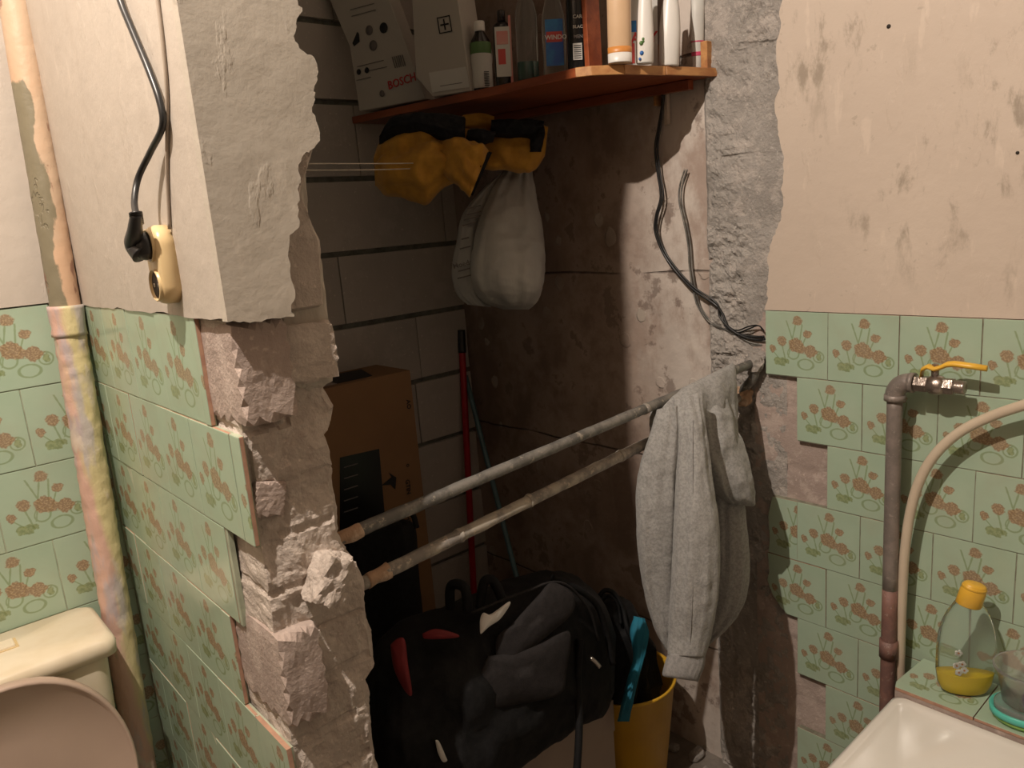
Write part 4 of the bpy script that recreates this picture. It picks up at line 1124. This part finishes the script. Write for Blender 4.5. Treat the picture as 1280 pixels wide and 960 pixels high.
# duffel bag
t = thing('duffel_bag', 'large black and charcoal duffel bag, open, slumped on the pale box', 'bag', pd(620, 930, 1.66))
loft('bag_body', [(463, 840, 463, 900, 1.50, .03), (474, 806, 474, 985, 1.50, .10), (500, 786, 505, 1010, 1.52, .14), (545, 772, 548, 1010, 1.56, .16), (595, 752, 598, 985, 1.60, .17), (645, 728, 645, 945, 1.66, .18), (690, 718, 692, 912, 1.71, .17), (728, 732, 728, 892, 1.76, .14), (755, 760, 755, 884, 1.80, .10), (770, 800, 768, 860, 1.82, .04)], M['nylon'], root=t, n=72, nl=12, fold=.010, ff=(4, 4), seed=11.3, crease=.010, p=2.5)
def on_front(x, y, dd): return pd(x, y, dd)
def patch(name, pix, d_left, d_right, m, root, th=.006, n=20, amp=.004, seed=0):
    """soft sewn panel following the front of the bag; pix is closed outline"""
    xs_ = [p[0] for p in pix]; x0, x1 = min(xs_), max(xs_)
    c = Vector((sum(p[0] for p in pix) / len(pix), sum(p[1] for p in pix) / len(pix), 0))
    P2 = catmull([Vector((p[0], p[1], 0)) for p in pix + [pix[0]]], 6)[:-1]
    rows = []
    for s in (0, .25, .5, .75, .93, 1.0, 1.0):
        ring = []
        last = len(rows) == 6
        for q in P2:
            a = c.lerp(q, s)
            k = (a.x - x0) / max(x1 - x0, 1)
            d = d_left + (d_right - d_left) * k
            bulge = th * (1 - s ** 4) + amp * fbm((a.x * .03 + seed, a.y * .03, 0), 3)
            ring.append(pd(a.x, a.y, d - bulge + (.03 if last else 0)))
        rows.append(ring)
    return grid_mesh(name, rows, True, m, root, cap=True)
patch('grey_panel', [(640, 780), (672, 745), (690, 728), (716, 742), (716, 765), (690, 790), (660, 815), (628, 840), (620, 800)], 1.462, 1.51, M['greycamo'], t, .012, seed=1)
patch('grey_panel', [(610, 820), (640, 815), (680, 800), (712, 790), (708, 840), (700, 868), (650, 880), (610, 885), (598, 850)], 1.44, 1.52, M['greycamo'], t, .014, seed=3)
patch('red_piping', [(488, 806), (497, 798), (506, 800), (510, 830), (515, 868), (505, 862), (492, 835)], 1.355, 1.36, M['red'], t, .012, seed=5)
patch('red_lining', [(528, 792), (545, 786), (570, 792), (572, 797), (545, 799), (530, 798)], 1.405, 1.42, M['red'], t, .006, seed=6)
tube('handle', [pd(563, 760, 1.50), pd(563, 735, 1.49), pd(572, 730, 1.48), pd(582, 738, 1.47), pd(585, 765, 1.47)], .010, M['nylon'], root=t, n=10)
tube('handle', [pd(600, 760, 1.50), pd(605, 728, 1.50), pd(617, 727, 1.50), pd(628, 750, 1.50)], .010, M['nylon'], root=t, n=10)
tube('carry_strap', [pd(725, 800, 1.60), pd(722, 850, 1.60), pd(724, 900, 1.58), pd(722, 950, 1.56), pd(718, 1000, 1.55)], .008, M['nylon'], root=t, n=8)
tube('carry_strap', [pd(690, 722, 1.56), pd(720, 735, 1.58), pd(745, 755, 1.64), pd(758, 790, 1.68), pd(766, 830, 1.70)], .007, M['nylon'], root=t, n=8)
tube('zip', [pd(590, 766, 1.43), pd(650, 742, 1.47), pd(700, 728, 1.53), pd(735, 760, 1.60), pd(748, 800, 1.65)], .003, M['greycamo'], root=t, n=6)
tube('zip_pull', [pd(738, 822, 1.60), pd(745, 828, 1.60), pd(750, 834, 1.60)], .0045, M['metal'], root=t, n=8, sub=3)
patch('zip_pull', [(544, 925), (549, 927), (557, 945), (559, 951), (553, 952), (547, 940)], 1.385, 1.39, M['label_white'], t, .003, seed=9, amp=.001)
tt = tag(patch('white_cloth', [(600, 790), (600, 775), (604, 766), (612, 768), (622, 762), (636, 752), (637, 757), (625, 774), (612, 783), (602, 792)], 1.43, 1.45, M['white'], None, .008, seed=2), 'small white cloth poking out of the open duffel bag', 'cloth')
# backpack-like straps and clothes behind, in bucket
bc = Vector((1.372, 1.245, 0))
t = thing('yellow_bucket', 'yellow plastic bucket stuffed with dark clothes, beside the duffel bag', 'bucket', bc)
BHT = .345
rows_prof = [(.098, 0.001), (.100, .004), (.137, BHT - .01), (.142, BHT - .008), (.143, BHT), (.139, BHT + .001), (.134, BHT - .004), (.098, .012), (.02, .010)]
lathe('bucket_shell', rows_prof, bc, M['bucket'], root=t, n=48)
def blob(name, c, s, m, root, seed, amp=.35, sub=4):
    bm = bmesh.new(); bmesh.ops.create_icosphere(bm, subdivisions=sub, radius=1.0)
    for v in bm.verts:
        k = 1 + amp * fbm(v.co * 1.7 + Vector((seed, 0, 0)), 4) - amp * .5 * abs(fbm(v.co * 3.5 + Vector((0, seed, 0)), 2))
        v.co = Vector((v.co.x * s[0], v.co.y * s[1], v.co.z * s[2])) * k + Vector(c)
    return from_bm(name, bm, m, smooth=True, root=root)
tag(blob('dark_clothes', bc + Vector((0, 0, .34)), (.108, .10, .15), M['nylon'], None, 3.0), 'black clothes heaped in the yellow bucket', 'clothes')
tag(loft('turquoise_cloth', [(792, 770, 806, 773, 1.90, .01), (788, 790, 810, 790, 1.88, .015), (792, 820, 806, 818, 1.87, .015), (784, 850, 797, 850, 1.86, .02), (776, 880, 790, 880, 1.85, .02), (772, 902, 786, 902, 1.86, .01)], M['teal'], n=24, fold=.004, seed=3.4), 'turquoise cloth hanging out of the yellow bucket beside the black clothes', 'cloth')
t = thing('black_rucksack', 'small black bag with looped straps between the duffel bag and the closet wall', 'bag', pd(765, 820, 1.98))
loft('bag_body', [(735, 742, 770, 742, 2.02, .03), (730, 760, 790, 755, 2.0, .07), (735, 790, 800, 785, 1.98, .08), (740, 830, 800, 830, 1.97, .08), (745, 880, 790, 880, 1.96, .06)], M['nylon'], root=t, n=36, fold=.008, seed=4.4, crease=.006)
tube('strap_loop', [pd(748, 748, 1.93), pd(756, 738, 1.93), pd(768, 742, 1.93), pd(778, 760, 1.92), pd(784, 785, 1.90), pd(790, 800, 1.90)], .006, M['nylon'], root=t, n=8)
tube('strap_loop', [pd(752, 752, 1.93), pd(762, 745, 1.92), pd(772, 756, 1.91), pd(776, 780, 1.90)], .004, M['nylon'], root=t, n=8)
# rubble on the closet floor
for i in range(40):
    x = random.uniform(1.42, 1.60); y = random.uniform(.85, 1.35)
    if (x - bc.x) ** 2 + (y - bc.y) ** 2 < .024: continue
    s = random.uniform(.006, .024)
    o = chunk('rubble', (x, y, s * .55), (s, s * random.uniform(.7, 1.2), s * .6), M['rough_scar'] if i % 2 else M['bed'], None, i * 1.7, 2, .4, 0, .6)
    tag(o, 'loose piece of mortar rubble on the closet floor below the scar', 'rubble', 'mortar rubble on the closet floor')
p = pZ(955, 957, .03)
tag(chunk('blue_cap', (1.53, p.y * 1.53 / p.x if p.x else .9, .02), (.02, .012, .012), M['blue'], None, 2, 2, .1), 'bit of blue plastic lying at the foot of the mortar scar', 'plastic')

# ------------------------------------------------------------ right side: riser, valve, hose
RX, RY = 1.553, .632
t = thing('steel_riser', 'vertical grey steel riser with elbow and yellow-levered valve on the tiled wall', 'pipe', (RX, RY, .30))
zt = 1.175
tube('pipe_run', [Vector((RX, RY, .70)), Vector((RX, RY, 1.0)), Vector((RX, RY, zt - .035))], .0150, M['riser'], root=t, n=28, sub=4)
tube('painted_pipe', [Vector((RX, RY, 0)), Vector((RX, RY, .4)), Vector((RX, RY, .72))], .0152, M['riser_red'], root=t, n=28, sub=4)
tube('pipe_coupling', [Vector((RX, RY, .56)), Vector((RX, RY, .60))], .0185, M['riser_red'], root=t, n=24, sub=1)
elb = []
for k in range(9):
    a = PI / 2 * k / 8
    elb.append(Vector((RX, RY - .030 + .030 * math.cos(a), zt - .030 + .030 * math.sin(a))))
tube('elbow', elb, .0185, M['riser'], root=t, n=28, sub=3)
lathe('elbow_rim', [(.017, -.006), (.0205, -.006), (.0205, .006), (.017, .006)], (RX, RY, zt - .034), M['riser'], root=t, n=28)
lathe('elbow_rim', [(.017, -.005), (.020, -.005), (.020, .005), (.017, .005)], (RX, RY - .032, zt), M['riser'], root=t, n=28, axis=basis((1, 0, 0), (0, 0, 1), (0, -1, 0)))
AY = basis((1, 0, 0), (0, 0, 1), (0, -1, 0))
vy = RY - .038
v = thing('dummy', '', '', (0, 0, 0)); bpy.data.objects.remove(v)
lathe('valve_hex', [(.0145, 0), (.0165, .001), (.0165, .024), (.0145, .025)], (RX, vy, zt), M['brass'], root=t, n=6, axis=AY, smooth=False)
lathe('valve_body', [(.0145, 0), (.0175, .004), (.0195, .012), (.0195, .018), (.0175, .026), (.0145, .030)], (RX, vy - .024, zt), M['brass'], root=t, n=28, axis=AY)
lathe('valve_hex', [(.0135, 0), (.016, .001), (.016, .018), (.0135, .019)], (RX, vy - .052, zt), M['brass'], root=t, n=6, axis=AY, smooth=False)
lathe('threaded_end', [(.012, 0)] + [(.0125 + (.0012 if k % 2 else 0), .002 * k) for k in range(1, 10)] + [(.011, .020), (.006, .021)], (RX, vy - .070, zt), M['brass'], root=t, n=24, axis=AY)
lathe('stem', [(.007, .014), (.007, .030), (.005, .031)], (RX, vy - .036, zt), M['brass'], root=t, n=16)
# lever
ly = vy - .020
def lever():
    prof = [(0.008, -.012), (.006, .004), (-.004, .010), (-.016, .006), (-.026, .010), (-.038, .017), (-.050, .019), (-.075, .0175), (-.105, .015)]
    rows = []
    for i, (dy, dz) in enumerate(prof):
        w = .011 if i < 5 else .0095
        if i == len(prof) - 1: w = .006
        h = .005 if i < 5 else .0058
        c = Vector((RX - .002, ly + dy, zt + .026 + dz))
        rows.append([c + Vector((w * math.cos(a), 0, h * math.sin(a))) for a in [2 * PI * k / 16 for k in range(16)]])
    return grid_mesh('yellow_lever', rows, True, M['yellow_lever'], root=t)
lever()
lathe('lever_nut', [(.006, 0), (.006, .005), (.004, .006)], (RX, vy - .036, zt + .036), M['brass'], root=t, n=6, smooth=False)
# hose
hx = 1.553
cp = [Vector((1.30, -.30, .50)), Vector((1.33, -.22, .75)), Vector((1.38, -.05, 1.02))] + [pX(x, y, X) for x, y, X in ((1420, 470, 1.50), (1350, 482, 1.53), (1290, 503, 1.553), (1240, 520, 1.56), (1200, 540, 1.56), (1170, 567, 1.56), (1150, 600, 1.56), (1138, 640, 1.56), (1131, 690, 1.562), (1128, 740, 1.565), (1126, 790, 1.57), (1125, 850, 1.575))]
cp += [Vector((1.583, .612, .40)), Vector((1.583, .612, .2))]
tag(tube('cream_hose', cp, .0098, M['hose'], n=16, sub=8), 'cream rubber hose arching over the bathtub and down the tiled wall beside the riser', 'hose')

# bathtub
t = thing('bathtub', 'white enamelled bathtub in the lower right corner', 'bathtub', (1.11, -.18, 0))
bcx, bcy = (1.461 + .76) / 2, (.578 - .96) / 2
def lv(hx, hy, r, z, ox=0, oy=0): return (hx, hy, r, z, ox, oy)
HX, HY = (1.461 - .76) / 2, (.578 + .96) / 2
rrbody('tub_shell', [lv(HX - .03, HY - .03, .02, 0), lv(HX - .01, HY - .01, .02, .50), lv(HX - .002, HY - .002, .02, .505), lv(HX, HY, .022, .532), lv(HX - .002, HY - .002, .022, .541), lv(HX - .010, HY - .010, .02, .545), lv(HX - .020, HY - .020, .02, .541), lv(HX - .028, HY - .030, .03, .5365), lv(HX - .066, HY - .105, .20, .5355), lv(HX - .070, HY - .111, .20, .532), lv(HX - .076, HY - .119, .20, .516), lv(HX - .092, HY - .150, .20, .43), lv(HX - .12, HY - .20, .17, .25), lv(HX - .17, HY - .26, .14, .17), lv(HX - .24, HY - .34, .09, .155)], (bcx, bcy), M['enamel'], t)

# soap bottle on ledge
sb = pZ(1205, 858, .5565)
t = thing('soap_bottle', 'nearly empty clear dish-soap bottle with yellow cap on the tiled ledge', 'bottle', (1.532, sb.y * 1.532 / sb.x, .5568))
RZ = -.95
def part(o): o.parent = t; return o
prof = [(.030, 0), (.037, .004), (.044, .022), (.0475, .05), (.0475, .095), (.045, .13), (.040, .155), (.033, .175), (.026, .188), (.022, .196)]
part(lathe('bottle_shell', prof, (0, 0, 0), M['clearbottle'], sx=1.12, sy=.56, rotz=RZ, n=40))
part(lathe('soap_liquid', [(.028, .002), (.035, .006), (.042, .023), (.0450, .045), (.0450, .0455)], (0, 0, 0), M['liquid'], sx=1.10, sy=.52, rotz=RZ, n=40))
capm = Matrix.Rotation(.22, 3, 'X') @ Matrix.Rotation(.1, 3, 'Y')
part(lathe('cap', [(.022, 0), (.0235, .002), (.0235, .030), (.021, .044), (.018, .047), (.010, .048)], (0, 0, .190), M['yellow_lever'], sx=1.0, sy=.75, rotz=RZ, n=32, axis=capm))
part(lathe('cap_lid', [(.0242, .036), (.0246, .038), (.0246, .040), (.024, .042)], (0, 0, .190), M['yellow_lever'], sx=.92, sy=.7, rotz=RZ, n=32, axis=capm))
RB = Matrix.Rotation(RZ, 3, 'Z')
for fx_, fz_ in ((-.020, .098), (-.013, .075), (-.022, .070), (-.009, .062), (-.018, .056)):
    for k in range(5):
        a = 2 * PI * k / 5
        part(lathe('petal', [(.0035, 0), (.0035, .0006)], RB @ Vector((fx_ + .004 * math.cos(a), -.0262 + abs(fx_) * .18, fz_ + .004 * math.sin(a))), M['white'], n=8, axis=RB @ TA))
    part(lathe('flower_centre', [(.002, 0), (.002, .001)], RB @ Vector((fx_, -.0265 + abs(fx_) * .18, fz_)), M['orange'], n=8, axis=RB @ TA))

# soap dish and tub
dc = pZ(1292, 893, .5565); dc = Vector((1.523, dc.y * 1.523 / dc.x, .5568))
t = thing('soap_dish', 'turquoise and green oval soap dish under the clear tub on the ledge', 'dish', dc)
part(lathe('green_base', [(.056, 0), (.066, .003), (.070, .012)], (0, 0, 0), M['greendish'], sy=.74, rotz=RZ, n=40))
part(lathe('turquoise_tray', [(.069, .012), (.073, .014), (.074, .026), (.070, .027), (.066, .020), (.02, .019)], (0, 0, 0), M['tealdish'], sy=.74, rotz=RZ, n=40))
part(lathe('sponge_pad', [(.060, .020), (.066, .022), (.066, .031), (.058, .034)], (0, 0, 0), M['cloudy'], sy=.74, rotz=RZ, n=40))
t = thing('clear_tub', 'clear round plastic tub with a purple lid inside, on the soap dish', 'container', dc + Vector((0, 0, .0345)))
part(lathe('tub_wall', [(.02, .001), (.050, .001), (.053, .003), (.064, .066), (.070, .068), (.071, .074), (.068, .075), (.063, .070), (.051, .005), (.02, .003)], (0, 0, 0), M['cloudy'], n=40, sx=1, sy=.85, rotz=RZ))
part(lathe('purple_lid', [(.018, -.003), (.022, 0), (.022, .004), (.018, .006)], RB @ Vector((-.012, -.030, .024)), M['purple'], n=28, axis=RB @ basis((1, 0, 0), (0, .3, 1), (0, -1, .3))))

# ------------------------------------------------------------ sub-parts: small pieces belong to the part that carries them
SUB = {'label_print': ('label', 'carton'), 'lettering': ('label', 'carton', 'carton_body', 'bag_body', 'bottle_body'), 'barcode_bar': ('barcode', 'label', 'carton'), 'barcode': ('bottle_body',),
       'label_band': ('label',), 'contact': ('socket_well',), 'button_rim': ('cistern_lid',), 'flush_button': ('cistern_lid',), 'elbow_rim': ('elbow',), 'lever_nut': ('yellow_lever',), 'stem': ('valve_body',),
       'threaded_end': ('valve_body',), 'printed_line': ('bag_body',), 'print_line': ('carton',), 'printed_picture': ('carton',), 'printed_emblem': ('carton',), 'tape_band': ('carton',), 'printed_motif': ('bottle_body',),
       'orange_stripe': ('bottle_body',), 'foot_band': ('bottle_body',), 'band': ('bottle_body',), 'petal': ('bottle_shell',), 'flower_centre': ('bottle_shell',), 'cap_lid': ('cap',), 'black_panel': ('carton_body',), 'dark_tape': ('carton_body',),
       'paper_label': ('carton_body',), 'printed_arrow': ('carton_body',), 'caption_line': ('black_panel', 'carton_body'), 'carton_flap': ('carton_body',), 'strain_relief': ('plug_body',), 'plug_face': ('plug_body',), 'sleeve_lining': ('sleeve',),
       'zip_pull': ('zip',), 'seam': ('sleeve',), 'weld_ring': ('pipe_run',), 'sealed_lump': ('pipe_run',), 'edge_band': ('plank',), 'grip': ('shaft',)}
for rt_ in [o for o in bpy.data.objects if o.parent is None]:
    kids = list(rt_.children)
    for o in kids:
        nm = o.name.split('.')[0]
        for tgt in SUB.get(nm, ()):
            c_ = [k for k in kids if k is not o and k.name.split('.')[0] == tgt and k.parent is rt_]
            if c_ and o.children == ():
                o.parent = c_[0]; break
print('objects', len(bpy.data.objects))
